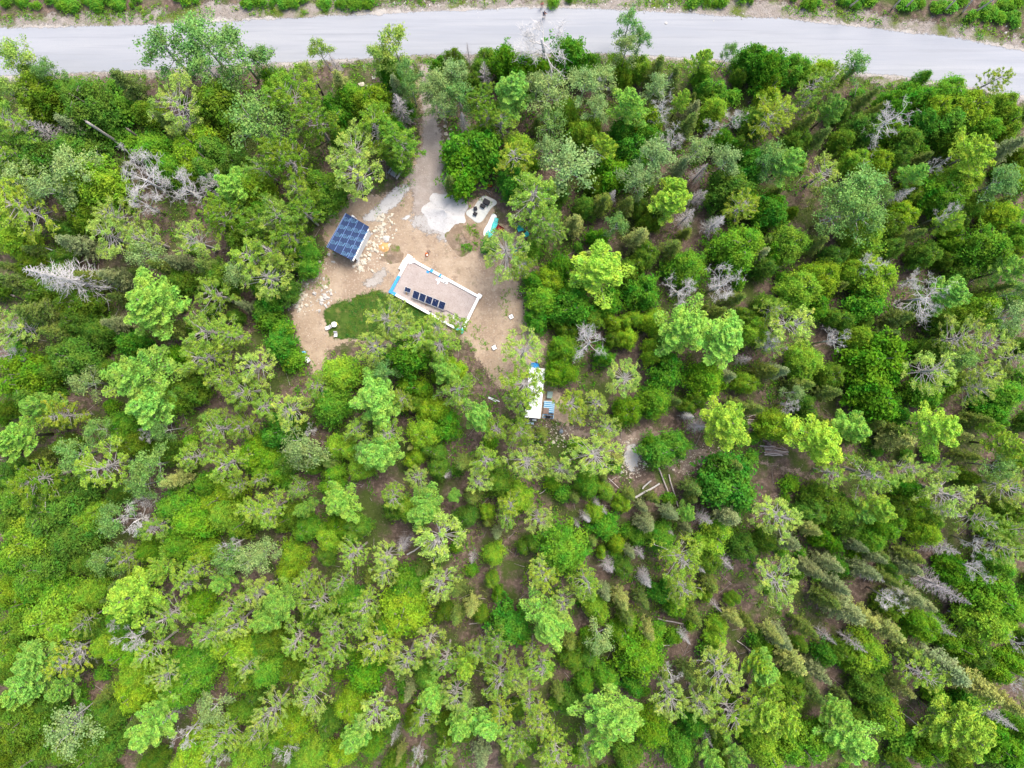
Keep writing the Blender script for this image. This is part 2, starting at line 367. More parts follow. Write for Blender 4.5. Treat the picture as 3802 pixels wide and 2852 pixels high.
def make_pine(seed, R=3.0, H=13.0, inner=.42, nl=40, dens=1.0, open_top=True):
    r = np.random.default_rng(seed); tr, cr = G(), G()
    lean = r.normal(size=2) * .25
    top = np.array([lean[0], lean[1], H])
    tr.tube([(0, 0, 0), (lean[0] * .3, lean[1] * .3, H * .45), (lean[0] * .7, lean[1] * .7, H * .8), top], [.17, .13, .07, .03], 5)
    C, N, S = [], [], []
    def tuft(p, up, n=13, rad=.20):
        n = max(4, int(n * dens)); d = r.normal(size=(n, 3)); d += np.array(up) * .9; d /= np.linalg.norm(d, axis=1)[:, None]
        C.append(p + d * rad * r.uniform(.3, 1.1, (n, 1))); N.append(d + r.normal(size=(n, 3)) * .45); S.append(r.uniform(.05, .105, n))
    sect = r.uniform(.7, 1.25, 7)
    for i in range(nl):
        f = (i + r.uniform(0, .9)) / nl
        z = H * (.42 + .57 * f)
        prof = math.sin(PI * min(1, .22 + .78 * (1 - f) ** .85 * .95 + .12)) * .25 + (1 - f) ** .55 * .85
        if f < .15: prof *= .8
        az = i * 2.399 + r.normal() * .35
        L = R * min(1.08, prof) * r.uniform(.72, 1.12) * sect[int(az / (2 * PI) * 7) % 7]
        p0 = np.array([lean[0] * z / H * .8, lean[1] * z / H * .8, z])
        el = r.uniform(-.05, .3) + .5 * f
        pts = limb(p0, az, el, L, r, .45)
        w0 = .042 * (1 - .5 * f)
        tr.tube(pts, np.linspace(w0, .013, len(pts)), 4, cap=False)
        tuft(pts[-1], (math.cos(az) * .4, math.sin(az) * .4, .8))
        nb = max(3, int(7 * L / 2.2))
        for b in range(nb):
            t = r.uniform(inner, .97); q = lerp(pts, t); a2 = az + r.choice([-1, 1]) * r.uniform(.35, 1.1)
            l2 = L * r.uniform(.16, .38) * (1.15 - .5 * t)
            p2 = limb(q, a2, el + r.uniform(.1, .6), l2, r, .5, 3)
            tr.tube(p2, np.linspace(.017, .009, 3), 3, cap=False)
            tuft(p2[-1], (0, 0, .8)); tuft(lerp(p2, .6), (0, 0, .7), 6, .16)
            if r.random() < .5: tuft(lerp(pts, min(1, t + .1)), (0, 0, .8), 6, .17)
    if not open_top:
        for k in range(16): tuft(top + r.normal(size=3) * np.array([.35, .35, .3]), (0, 0, 1))
    cr.cards(np.concatenate(C), np.concatenate(N), np.concatenate(S), .5, rg=r)
    return tr, cr

def make_cedar(seed, R=2.5, H=8.0, base=.08, shape=1.0, nc=640, per=13, sz=.115, cl0=.16, rag=1.0):
    """dense rounded crown of sprays, down almost to the ground"""
    r = np.random.default_rng(seed); tr, cr = G(), G()
    tr.tube([(0, 0, 0), (r.normal() * .1, r.normal() * .1, H * .5), (0, 0, H * .97)], [.15, .10, .02], 5)
    ns = [1, 3, 2, 4, 1, 3, 2][seed % 7]
    stems = [(0, 0, 1.0, 1.0)] if ns == 1 else [(R * .42 * math.cos(q), R * .42 * math.sin(q), r.uniform(.58, .8), r.uniform(.78, 1.0)) for q in (r.uniform(0, 6.3) + np.arange(ns) * 2 * PI / ns)]
    C, N, S = [], [], []
    for sx0, sy0, rs, hs in stems:
        harm = [(r.uniform(.05, .13) * rag, r.integers(2, 8), r.uniform(0, 6.3), r.uniform(-7, 7)) for _ in range(6)]
        m = int(nc * (1 if ns == 1 else 1.25 * rs * rs / sum(t[2] ** 2 for t in stems)))
        for i in range(m):
            f = ((i + r.random()) / m) ** .8          # 0 base .. 1 top
            z = H * hs * (base + (1 - base) * f)
            prof = (1 - f ** (1.7 * shape)) ** .62 * (0.72 + .28 * min(1, f / .25))
            az = i * 2.39996 + r.normal() * .25
            bump = 1 + sum(a * math.sin(k * az + p + q * f) for a, k, p, q in harm)
            z += r.normal() * .2
            rr = R * rs * prof * bump * (r.uniform(.66, 1.06) if r.random() < .86 else r.uniform(1.05, 1.28))
            p0 = np.array([sx0 + math.cos(az) * rr * .45, sy0 + math.sin(az) * rr * .45, z - .25 * rr])
            p = np.array([sx0 + math.cos(az) * rr, sy0 + math.sin(az) * rr, z])
            if i % 5 == 0: tr.tube([(sx0 * .5, sy0 * .5, max(.1, z - .5 * rr)), p0, p], [.03, .02, .009], 3, cap=False)
            out = np.array([math.cos(az), math.sin(az), .75 + f]); out /= np.linalg.norm(out)
            n = per; d = r.normal(size=(n, 3)); cl = cl0 + .10 * r.random()
            off = d * np.array([cl, cl, cl * .75]) * .85
            C.append(p + off - out * .1); N.append(out + r.normal(size=(n, 3)) * .45); S.append(r.uniform(.55, 1.3, n) * sz)
        n = int(m * per * .2); f = r.random(n) ** .8; az = r.random(n) * 2 * PI
        pr = (1 - f ** (1.7 * shape)) ** .62 * (0.72 + .28 * np.minimum(1, f / .25)) * R * rs * r.uniform(.3, .72, n)
        C.append(np.stack([sx0 + np.cos(az) * pr, sy0 + np.sin(az) * pr, H * hs * (base + (1 - base) * f) - .25], 1))
        N.append(np.stack([np.cos(az), np.sin(az), np.full(n, 1.2)], 1) + r.normal(size=(n, 3)) * .5); S.append(r.uniform(1.0, 1.7, n) * sz)
    cr.cards(np.concatenate(C), np.concatenate(N), np.concatenate(S), .6, rg=r)
    return tr, cr

def make_plume(seed, R=4.0, H=16.0, nl=34):
    """soft pine: long limbs each carrying a thick feathery plume; star-shaped from above"""
    r = np.random.default_rng(seed); tr, cr = G(), G()
    tr.tube([(0, 0, 0), (.1, 0, H * .5), (0, .1, H * .85), (0, 0, H)], [.24, .17, .08, .03], 6)
    C, N, S = [], [], []
    arms = r.uniform(.62, 1.15, 9)
    for i in range(nl):
        f = (i + r.uniform(0, .8)) / nl; z = H * (.45 + .54 * f)
        a = i * 2.399 + r.normal() * .2; kk = round(a / (2 * PI) * 9); az = a * .45 + .55 * kk * 2 * PI / 9
        L = R * (1 - f) ** .62 * arms[kk % 9] * r.uniform(.8, 1.1) + .35
        pts = limb((0, 0, z), az, r.uniform(.0, .25) + .55 * f, L, r, .35, 6, .05)
        tr.tube(pts, np.linspace(.07 * (1 - .5 * f), .02, 6), 4, cap=False)
        n = int(150 * L / 2.2) + 40
        t = .12 + .9 * r.random(n) ** .75
        t = np.minimum(t, 1.02)
        base = np.stack([np.interp(t, np.linspace(0, 1, 6), pts[:, k]) for k in range(3)], 1)
        w = (.16 + .95 * np.sin(PI * np.clip(.12 + .86 * t, 0, 1)) ** .9 * .62) * (.45 + .22 * L)
        side = np.array([-math.sin(az), math.cos(az), 0])
        q = np.round(r.normal(size=n) * 2.2) / 2.2 * .5 + r.normal(size=n) * .13       # sprays side by side
        q = np.clip(q, -1, 1)
        c = base + side * (q * w)[:, None] + np.array([math.cos(az), math.sin(az), 0]) * (np.abs(q) * w * .35)[:, None]
        c[:, 2] += -.25 * np.abs(q) * w + r.normal(size=n) * .10
        C.append(c); N.append(np.array([0, 0, 1.0]) + side * (q * .5)[:, None] + r.normal(size=(n, 3)) * .5); S.append(r.uniform(.10, .21, n))
    cr.cards(np.concatenate(C), np.concatenate(N), np.concatenate(S), .5, rg=r)
    return tr, cr

def branchy(tr, r, p, az, el, L, rad, depth, tips, spread=.6):
    k = 4; pts = limb(p, az, el, L, r, .25, k, .16)
    tr.tube(pts, np.linspace(rad, rad * .55, k), 4 if depth > 1 else 3, cap=False)
    if depth <= 0: tips.append(pts[-1]); tips.append(lerp(pts, .6)); return
    for j in range(3 if depth > 1 else 2):
        t = r.uniform(.35, 1.0) if j else 1.0
        branchy(tr, r, lerp(pts, t), az + r.normal() * spread, el + r.normal() * .35 + .08, L * r.uniform(.5, .75), rad * .55, depth - 1, tips, spread)

def make_poplar(seed, R=3.2, H=12.0, bare=.2):
    r = np.random.default_rng(seed); tr, cr = G(), G()
    zt = H * .55
    tr.tube([(0, 0, 0), (r.normal() * .2, r.normal() * .2, zt), (0, 0, H * .8)], [.18, .12, .06], 6)
    tips = []
    for i in range(9):
        f = i / 9; branchy(tr, r, (0, 0, H * (.45 + .33 * f)), i * 2.399 + r.normal() * .3, .35 + .75 * f + r.normal() * .1, R * (.66 - .22 * f), .065, 2, tips)
    C, N, S = [], [], []
    tips = np.array(tips); hd = np.linalg.norm(tips[:, :2], axis=1)
    tips[:, :2] *= (R * .97 / max(hd.max(), .1))
    for p in tips:
        if r.random() < bare: continue
        n = 26; d = r.normal(size=(n, 3)) * np.array([.36, .36, .24])
        C.append(p + d); N.append(np.array([0, 0, .8]) + d * 1.2 + r.normal(size=(n, 3)) * .6); S.append(r.uniform(.08, .16, n))
    cr.cards(np.concatenate(C), np.concatenate(N), np.concatenate(S), .75, rg=r)
    return tr, cr

def make_spruce(seed, R=1.5, H=9.0, dead=False, dens=1.0):
    r = np.random.default_rng(seed); tr, cr = G(), G()
    tr.tube([(0, 0, 0), (0, 0, H * .6), (0, 0, H)], [.12, .07, .015], 5)
    C, N, S = [], [], []
    nl = int(120 * dens)
    for i in range(nl):
        f = (i + r.random()) / nl; z = H * (.12 + .87 * f)
        L = R * ((1 - f) ** .8 * .93 + .07) * r.uniform(.7, 1.12); az = i * 2.399 + r.normal() * .3
        pts = limb((0, 0, z), az, r.uniform(-.35, 0) + .55 * f, L, r, .3, 4, .06)
        (cr if dead else tr).tube(pts, np.linspace(.020, .008, 4), 3, cap=False)
        if dead:
            for b in range(int(6 * L / 1.0) + 2):
                t = r.uniform(.25, 1); q = lerp(pts, t)
                p2 = limb(q, az + r.choice([-1, 1]) * r.uniform(.3, 1.0), r.uniform(-.5, .4), L * r.uniform(.15, .4), r, .2, 3)
                cr.tube(p2, [.009, .007, .004], 3, cap=False)
        else:
            n = int(26 * L / 1.0) + 10; t = r.uniform(.12, 1.03, n)
            base = np.stack([np.interp(t, np.linspace(0, 1, 4), pts[:, k]) for k in range(3)], 1)
            d = r.normal(size=(n, 3)) * np.array([.13, .13, .05]) * (1.2 - .5 * t[:, None]); 
            C.append(base + d); N.append(np.array([math.cos(az) * .3, math.sin(az) * .3, .9]) + r.normal(size=(n, 3)) * .5); S.append(r.uniform(.07, .14, n))
    if not dead: cr.cards(np.concatenate(C), np.concatenate(N), np.concatenate(S), .45, rg=r)
    return tr, cr

def make_bare(seed, R=2.6, H=9.0, thick=1.0):
    """dead leafless tree: forked limbs (one continuous skeleton), fine twigs as its crown"""
    r = np.random.default_rng(seed); tr, cr = G(), G()
    bend = r.normal(size=2) * .5
    tr.tube([(0, 0, 0), (bend[0] * .5, bend[1] * .5, H * .5), (bend[0], bend[1], H * .78)], [.16 * thick, .12 * thick, .07 * thick], 6)
    tips = []
    for i in range(9):
        f = i / 9; z = H * (.45 + .33 * f)
        branchy(tr, r, (bend[0] * z / H, bend[1] * z / H, z), i * 2.399 + r.normal() * .5, .15 + .6 * f + r.normal() * .2, R * .50 * r.uniform(.5, 1.2), .045 * thick, 3, tips, .7)
    for p in tips:
        for k in range(2):
            p2 = limb(p, r.uniform(0, 6.28), r.uniform(-.2, .9), R * r.uniform(.1, .2), r, .3, 3)
            cr.tube(p2, [.012, .009, .005], 3, cap=False)
    return tr, cr

def make_sapling(seed, R=1.0, H=2.6):
    r = np.random.default_rng(seed); tr, cr = G(), G()
    tr.tube([(0, 0, 0), (0, 0, H * .6), (r.normal() * .1, 0, H * .95)], [.05, .035, .01], 4)
    C, N, S = [], [], []
    for i in range(60):
        f = (i + .5) / 60; az = i * 2.399; rr = R * math.sqrt(1 - f) * r.uniform(.5, 1.08); z = H * (.25 + .7 * f)
        p = np.array([math.cos(az) * rr, math.sin(az) * rr, z])
        if i % 3 == 0: tr.tube([(0, 0, z * .7), p], [.014, .008], 3, cap=False)
        n = 14; d = r.normal(size=(n, 3)) * .17
        C.append(p + d); N.append(np.array([math.cos(az) * .4, math.sin(az) * .4, .9]) + r.normal(size=(n, 3)) * .5); S.append(r.uniform(.07, .15, n))
    cr.cards(np.concatenate(C), np.concatenate(N), np.concatenate(S), .65, rg=r)
    return tr, cr

def protos(fn, n, bark, leaf, nm, R, H, **kw):
    out = []
    for i in range(n):
        tr, cr = fn(100 + 17 * i + hash_(nm), R=R, H=H, **{k: (v[i % len(v)] if isinstance(v, list) else v) for k, v in kw.items()})
        V = np.concatenate(cr.v); ext = float(np.percentile(np.hypot(V[:, 0], V[:, 1]), 96))
        out.append((tr.mesh("trunk", M[bark], True), cr.mesh("crown", M[leaf]), ext))
    return dict(m=out, R=R, H=H)
def hash_(s): return sum((i + 1) * ord(c) for i, c in enumerate(s)) % 9973
PR = {
    "P": protos(make_pine, 6, "bark_pale", "leaf", "pine", 3.0, 10.5, inner=[.42, .34, .48], nl=[50, 56, 46], dens=.9),
    "Pl": protos(make_pine, 5, "pinepale", "leaf", "starpine", 3.0, 10.5, inner=[.55, .62, .5], nl=[50, 56, 46], dens=.75),
    "Pd": protos(make_pine, 4, "bark_pale", "leaf", "densepine", 3.0, 10.0, inner=[.2, .28], nl=[56, 50], dens=1.25, open_top=False),
    "C": protos(make_cedar, 9, "bark", "leaf", "cedar", 2.5, 7.0, shape=[1.0, 1.3, .8, 1.6, 1.1, 1.4, .9]),
    "Cd": protos(make_cedar, 6, "bark", "leaf", "broadleaf", 2.6, 6.5, shape=[1.5, 1.9, 1.2], nc=460, per=11, sz=.17, cl0=.2, rag=1.5),
    "W": protos(make_plume, 6, "bark", "leaf", "plume", 4.0, 13.0, nl=[34, 30, 38]),
    "A": protos(make_poplar, 5, "dead", "leaf", "poplar", 3.2, 10.5, bare=[.08, .15, .25]),
    "S": protos(make_spruce, 5, "bark", "leaf", "spruce", 1.5, 9.0),
    "G": protos(make_spruce, 3, "deadgrey", "deadgrey", "deadspruce", 1.5, 9.0, dead=True),
    "Gw": protos(make_spruce, 2, "dead", "dead", "whitespruce", 1.5, 9.0, dead=True, dens=1.5),
    "D": protos(make_bare, 5, "dead", "dead", "bare", 2.6, 9.0, thick=[1, .85, 1.1]),
    "B": protos(make_sapling, 4, "bark", "leaf", "sapling", 1.0, 2.6),
}
#       name, category, description, colour of the foliage, forest group
KIND = {
    "P": ("pine_tree", "pine", "tufted yellow-green pine", (0.230, 0.365, 0.045), "pines"),
    "Pl": ("pine_tree", "pine", "pale open star-shaped pine", (0.305, 0.425, 0.075), "pines"),
    "Pd": ("pine_tree", "pine", "dense tufted olive-green pine", (0.165, 0.300, 0.026), "pines"),
    "Py": ("pine_tree", "pine", "yellowish tufted pine", (0.290, 0.400, 0.040), "pines"),
    "C": ("cedar_tree", "cedar", "mid-green rounded cedar", (0.120, 0.280, 0.017), "cedars"),
    "Cd": ("broadleaf_tree", "broadleaf tree", "deep green bushy broadleaf tree", (0.085, 0.245, 0.014), "broadleaf trees"),
    "Cy": ("cedar_tree", "cedar", "yellow-green rounded cedar", (0.195, 0.345, 0.022), "cedars"),
    "Co": ("cedar_tree", "cedar", "dark olive cedar", (0.105, 0.215, 0.018), "cedars"),
    "Y": ("young_cedar", "young cedar", "young dark olive cedar", (0.100, 0.200, 0.016), "young cedars"),
    "W": ("white_pine", "pine", "mint-green plumed pine", (0.235, 0.440, 0.070), "plumed pines"),
    "Wy": ("white_pine", "pine", "lime-yellow plumed pine", (0.300, 0.470, 0.048), "plumed pines"),
    "A": ("poplar_tree", "poplar", "blue-green poplar", (0.165, 0.305, 0.072), "poplars"),
    "Ag": ("poplar_tree", "poplar", "grey-green pale-branched poplar", (0.235, 0.340, 0.110), "poplars"),
    "Ay": ("poplar_tree", "poplar", "thin yellow-green poplar", (0.240, 0.350, 0.060), "poplars"),
    "S": ("spruce_tree", "spruce", "narrow grey-green spruce", (0.225, 0.275, 0.115), "spruces"),
    "So": ("spruce_tree", "spruce", "narrow olive spruce", (0.150, 0.215, 0.038), "spruces"),
    "Sy": ("spruce_tree", "spruce", "narrow yellowish spruce", (0.300, 0.335, 0.090), "spruces"),
    "G":  ("dead_spruce", "dead tree", "grey dead feathery spruce", None, "dead spruces"),
    "Gw": ("dead_spruce", "dead tree", "whitish dead feathery spruce", None, "dead spruces"),
    "D":  ("bare_tree", "dead tree", "bare white-limbed dead tree", None, "bare dead trees"),
    "B": ("sapling", "sapling", "low leafy green sapling", (0.115, 0.270, 0.018), "saplings"),
}
# positions read from the photograph, panel by panel: x y r kind (panel pixels)
PANEL = {"P1":(0,0,.4521),"P2":(950,0,.4521),"P3":(1900,0,.4521),"P4":(2802,0,.4521),"P5":(0,700,.4521),"P6":(1900,700,.4521),"P7":(2802,700,.4521),
 "P8":(0,1400,.4521),"Q1":(950,1350,.4521),"Q2":(1900,1400,.4521),"Q3":(2802,1400,.4521),"R1":(0,2102,.4521),"R2":(950,2102,.4521),"R3":(1900,2102,.4521),"R4":(2802,2102,.788),"C0":(950,500,.5425)}
TREES = {
"C0":"900 1270 140 Pl;1120 1370 150 P;1240 1330 110 Pl;830 1460 150 Pl;1050 1530 190 Cd;1260 1450 140 P;1390 1290 70 P;1720 800 175 Pl;1950 600 150 P;80 620 160 Pd;180 560 150 P;330 540 130 Pd;430 430 100 Cd;250 720 160 Pd;330 850 110 C;130 800 150 P;100 960 150 Pl;190 1060 100 Co;90 1080 110 Cd;90 1270 90 B;180 1340 80 B;150 1440 110 Cd;60 1200 100 B;250 1540 80 B;1000 1300 110 Pl;1600 760 60 B;1880 800 80 B;1350 1600 90 Cy",
"P1":"130 480 150 Ay;380 590 120 A;1040 680 130 So;1380 420 220 A;1640 330 190 A;1950 450 220 A;1680 540 170 A;1480 850 210 Pl;1780 850 200 Co;2100 1000 230 A;100 1020 180 P;80 760 140 Ay;330 800 200 Co;750 880 200 Co;360 1070 140 G;600 1040 120 S;230 1280 200 Co;620 1240 180 Co;1000 900 130 B;1210 930 130 Co;1370 1000 110 So;1540 1020 110 G;1280 1250 150 C;1590 1180 180 Cy;1700 1300 180 Co;1580 1340 150 Cy;620 1380 200 Ag;780 1500 200 Cy;1050 1290 110 D;1180 1480 240 D;1530 1540 180 D;1720 1480 120 D;400 1550 180 Ag;60 1300 150 P;160 1450 150 Ag;120 1620 180 Py;1900 1520 170 W;2100 1530 160 Cy;2150 1380 130 P;1940 1350 140 Co;300 660 130 Co;560 760 130 Co;960 1120 90 B;1120 1190 110 B;1250 1120 80 B;880 1080 110 B;1420 1400 130 C",
"P2":"50 480 130 A;530 430 110 Ay;640 520 75 G;1130 370 170 Ay;1010 480 130 Ay;1240 600 140 A;700 680 120 Sy;430 600 80 Ay;300 800 230 Pd;130 1050 170 A;1150 700 90 S;1180 870 140 G;950 830 160 Cy;1100 600 120 Cd;640 900 110 Cd;480 1000 200 Pd;960 1090 200 Pd;1190 1180 190 Pd;300 1320 250 Pd;830 1260 210 Pl;850 1430 190 Pl;560 1560 160 Co;1150 1270 130 Co;350 1580 140 P;50 1580 90 Cy;1500 530 80 Cd;1500 700 130 Ag;1640 600 110 Ag;1745 440 60 G;1880 600 95 G;1420 760 110 Ag;1530 880 110 Ag;1660 780 150 A;2050 520 160 Cd;2100 760 180 W;1850 850 160 Pd;1890 980 150 Pd;1760 1210 240 Cd;1700 1380 190 Cd;2130 1250 170 Py;1600 1500 80 So;1700 980 80 Gw;2100 1480 140 Cd;2010 1020 140 P;760 780 120 C;150 680 120 C;1270 720 95 A;1130 1060 85 Cd;700 1150 120 Co;1240 900 60 Cd",
"P3":"300 340 240 D;480 450 170 Cd;80 560 150 Cd;960 200 110 A;1060 330 110 A;940 400 130 Ag;1560 500 100 Wy;1560 600 80 C;1790 430 75 A;1960 480 120 Cd;2080 560 150 Cd;1190 560 110 So;1330 620 90 So;1290 660 70 G;1650 720 110 C;960 870 170 W;900 560 110 Cy;760 640 120 Ag;600 700 150 Ag;700 690 100 D;300 760 170 Ag;200 690 110 Ag;450 900 110 Cy;330 1000 130 A;700 900 120 Ag;1180 720 110 Ag;1240 870 120 D;1400 820 80 Wy;1490 900 90 S;1660 900 130 Cy;1640 1060 95 D;1830 960 110 D;2100 960 170 Py;1330 1150 110 D;570 1100 130 Cy;760 1180 120 Wy;1100 960 130 Cy;900 1080 110 Cd;1000 1230 130 Cd;820 1420 130 Cd;480 1370 250 Ag;300 1220 110 Ag;1180 1300 170 Ag;1030 1460 150 Ag;1510 1250 120 Ag;1760 1330 140 Ag;1900 1200 100 Co;2150 1300 150 A;1990 1380 150 Cd;1390 1360 100 S;1560 1400 90 G;1350 1550 130 Wy;1520 1600 80 G;150 1620 170 P;60 1250 130 Cy;1800 1550 190 Co;680 1500 90 Co;1920 1620 130 Cy;380 1580 90 Co;830 1600 60 Gw;620 560 110 Cd;1040 560 90 Cy;1450 1020 100 So;1720 1150 110 Cd;640 1020 90 Co;1130 1120 110 Cd;2000 1000 120 Co;250 600 110 Cd",
"P4":"30 420 70 Cy;150 540 130 Cd;340 560 110 C;550 590 110 Cy;620 660 110 P;820 530 100 A;140 720 120 Cy;480 700 130 P;650 900 110 W;180 900 150 Py;930 800 90 So;1120 860 110 Cd;1150 970 190 D;1350 800 130 Cd;1600 760 120 C;1960 640 120 Py;1750 900 160 Cy;2050 850 130 Cy;2100 1000 140 Cy;1600 1000 150 C;1480 900 120 Cy;900 1050 120 Co;1250 1150 130 Co;1800 1250 190 Wy;2100 1200 120 S;1500 1360 85 D;1330 1420 90 W;2020 1500 150 A;1700 1500 150 Cy;1560 1600 150 C;1200 1600 90 Gw;1030 1330 120 Cy;830 1330 110 Cy;900 1530 170 A;580 1420 130 Pl;280 1330 150 W;100 1330 120 A;1050 1600 90 A;430 1000 110 So;350 1160 110 Co;540 1120 100 So;420 850 100 P;1100 1080 100 C;1380 1000 110 Cd;1650 1150 130 Co;1900 1050 130 C;2160 1400 100 Cy;720 1150 100 Co;1180 1290 90 Co;1380 640 60 C;1250 720 70 B;1000 900 80 So;760 620 60 So",
"P5":"200 180 230 Py;130 440 150 Cy;600 60 140 C;930 240 150 Pl;900 400 180 Pl;1180 400 150 Pl;1200 540 140 Ag;600 450 130 S;60 640 80 So;90 760 120 So;930 720 120 S;1250 940 270 W;1600 430 170 Pl;1850 250 180 Pd;1330 640 110 So;1700 640 130 So;1450 600 100 S;1800 730 140 Co;300 1020 190 So;650 950 150 Co;180 1150 180 Pl;650 1100 130 Co;830 1180 120 Co;950 1110 110 S;450 1180 130 So;600 1380 190 Co;200 1530 200 C;1080 1280 140 Cd;1100 1540 280 W;700 1600 120 Ag;1750 880 160 P;2050 570 190 P;1700 1170 190 P;1900 1200 150 P;1700 1380 190 P;2100 1450 170 Pl;1850 1560 150 P;1960 700 120 Ag;2010 960 70 S;1980 370 150 Co;2150 180 100 Cd;2000 150 130 Co;1150 120 140 D;60 1370 120 D;350 850 130 Co;480 620 120 Co;720 720 110 So;1480 770 110 Co;250 640 110 Co;480 330 110 Co;680 250 120 Co;1400 1150 110 So;420 1500 120 Co;1450 1380 110 Cd;2150 780 100 C",
"P6":"170 110 210 P;330 330 170 P;520 270 110 Sy;610 150 90 Co;370 60 75 Co;750 110 110 So;860 300 110 A;1050 390 120 Sy;1330 480 110 So;1320 110 160 Wy;1450 220 110 G;1680 280 110 Gw;1900 140 130 Py;2130 170 120 Cd;1850 500 200 C;2050 530 90 S;2160 520 90 Cd;1450 650 170 C;720 660 240 Wy;400 640 130 Cd;320 760 110 Cy;260 920 160 C;480 980 170 Cd;1080 850 140 Cd;800 930 130 Cd;1400 850 150 D;1720 800 150 D;1170 1090 120 Cy;980 1080 90 Cy;820 1090 85 Cy;650 1070 110 Cy;950 1230 90 Cy;650 1290 165 D;430 1330 150 C;760 1380 90 Cd;1420 1150 220 W;1750 1230 230 W;1150 1330 100 Cy;100 1350 200 Pl;930 1560 165 Pl;400 1500 130 C;1290 1500 140 Cd;1600 1560 150 C;135 1600 190 P;62 1755 140 P;1920 1400 70 G;2130 1300 100 Pl;2150 1000 130 P;2000 1170 120 Cy;1780 1540 80 S;1930 1600 90 Cy;2100 1500 110 So;1000 640 120 Co;1100 540 110 Co;950 130 110 So;1150 250 110 Co;1560 60 80 G;1700 1010 90 So;1850 900 90 So;1900 1050 80 Co;700 400 90 Cd;1230 1250 90 Co;520 820 110 Cd;180 760 90 Cd;200 1080 100 Cd;620 560 80 Sy;90 640 120 P",
"P7":"130 200 140 Cd;750 80 180 A;650 220 170 A;900 220 180 A;900 400 180 Cy;1210 230 120 Cy;300 450 170 Cy;1590 200 120 D;1600 280 100 Wy;1500 60 150 Cd;1850 120 120 Cy;2020 230 140 Cy;1900 500 220 C;1400 540 120 Co;2100 670 140 W;960 590 115 D;560 720 160 Cy;380 830 160 Cy;800 680 100 Cy;980 740 170 Cy;950 900 170 Cd;1440 880 200 D;1600 870 150 W;1350 730 100 D;1870 980 140 Cy;1700 1050 110 Co;2100 1050 150 Ag;300 1100 210 Pl;140 1250 120 D;850 1220 130 Cy;650 1250 110 D;700 1070 100 Co;900 1080 80 Co;1200 1060 110 So;1030 1400 230 Cd;420 1430 140 Cy;180 1500 110 S;1650 1230 170 Pl;1900 1270 150 Pl;1450 1500 200 Pl;1870 1540 160 Pl;1680 1400 100 A;2120 1400 130 Pl;620 1540 110 Co;2150 860 120 A;1600 1580 150 Cy;1100 300 100 Co;1300 380 90 So;1650 400 110 C;2150 400 110 C;520 440 100 So;650 560 100 Co;1700 700 90 Co;1350 1000 110 Co;1550 1100 110 Co;1100 1200 100 So;520 980 110 Cd;100 960 110 Co;1480 1330 110 Co;2000 820 80 So",
"P8":"200 60 200 Co;350 230 130 W;130 500 150 W;500 320 150 Py;1200 230 190 W;1400 180 130 Cy;800 430 110 A;600 650 170 A;850 720 230 P;1350 440 110 A;1250 720 170 A;1150 900 120 A;1000 420 130 C;1550 100 150 Co;1800 430 180 P;2000 120 170 P;2000 400 140 P;1600 650 130 P;1880 700 150 P;1430 850 110 Sy;300 830 220 Pd;200 1000 190 Co;450 1080 220 Co;150 1180 150 Co;700 1200 120 Cy;250 1340 200 Cy;600 1330 200 Co;150 1480 190 C;350 1550 190 Co;820 1100 90 Cy;1090 1170 130 D;930 1180 140 A;1280 1250 130 P;1450 1060 160 C;1600 1180 180 C;1800 1000 150 Cy;1950 900 110 P;2100 620 130 C;1850 1120 150 Cy;2120 1110 140 P;1500 1360 160 C;1930 1380 95 D;1650 1430 110 Cy;1880 1490 140 A;2080 1480 140 Ag;870 1500 160 A;1050 1480 110 P;1320 1570 130 Wy;1600 1580 110 P;2150 830 90 P;2000 1200 150 Co;1700 880 110 C;1350 620 110 Co;1100 560 120 Co;640 930 120 Co;60 800 130 Co;700 1520 110 Co;1220 1430 110 C;1230 480 70 D;1170 1000 85 D",
"Q1":"680 90 150 Cy;980 270 230 W;1020 420 120 W;1050 60 120 A;1550 60 120 W;1640 210 150 P;1200 290 100 Py;1300 200 130 C;620 350 160 C;280 380 150 Pl;1440 380 120 Cy;1380 580 130 Cy;1560 520 120 Cd;1830 440 130 W;1980 540 110 P;400 700 190 Ag;700 700 130 Cy;1000 750 180 W;1080 560 130 P;820 540 100 P;200 560 150 Cd;60 750 130 C;100 900 130 C;350 1020 90 P;620 960 120 C;860 870 100 Cy;1330 930 110 Pl;1300 780 90 Cy;1270 690 45 Sy;1570 920 55 G;1700 830 100 So;1880 800 150 P;1830 970 110 Pl;1110 1090 130 P;680 1150 150 W;400 1200 90 W;120 1200 150 P;1400 1200 170 W;1250 1200 120 Cy;1520 1430 210 Pl;1620 1090 60 W;600 1420 110 Cy;250 1280 130 Co;820 1350 110 Co;830 1560 130 P;1060 1590 130 Pl;1200 1500 90 G;60 1550 120 Ag;300 1580 120 Cy;1900 1220 70 Cy;2100 1140 100 Py;2050 1260 100 P;1980 1400 60 S;1950 1570 100 Cy;1780 1600 60 G;1780 1100 100 So;500 180 110 P;900 720 100 A;480 820 100 Co;1450 720 110 Co;1500 860 90 Co;2000 980 110 Co;1700 1280 100 Co;420 1350 110 C;1320 330 90 Co;440 560 60 D;330 700 60 D;700 1320 110 C;1150 330 80 Co;60 340 120 P",
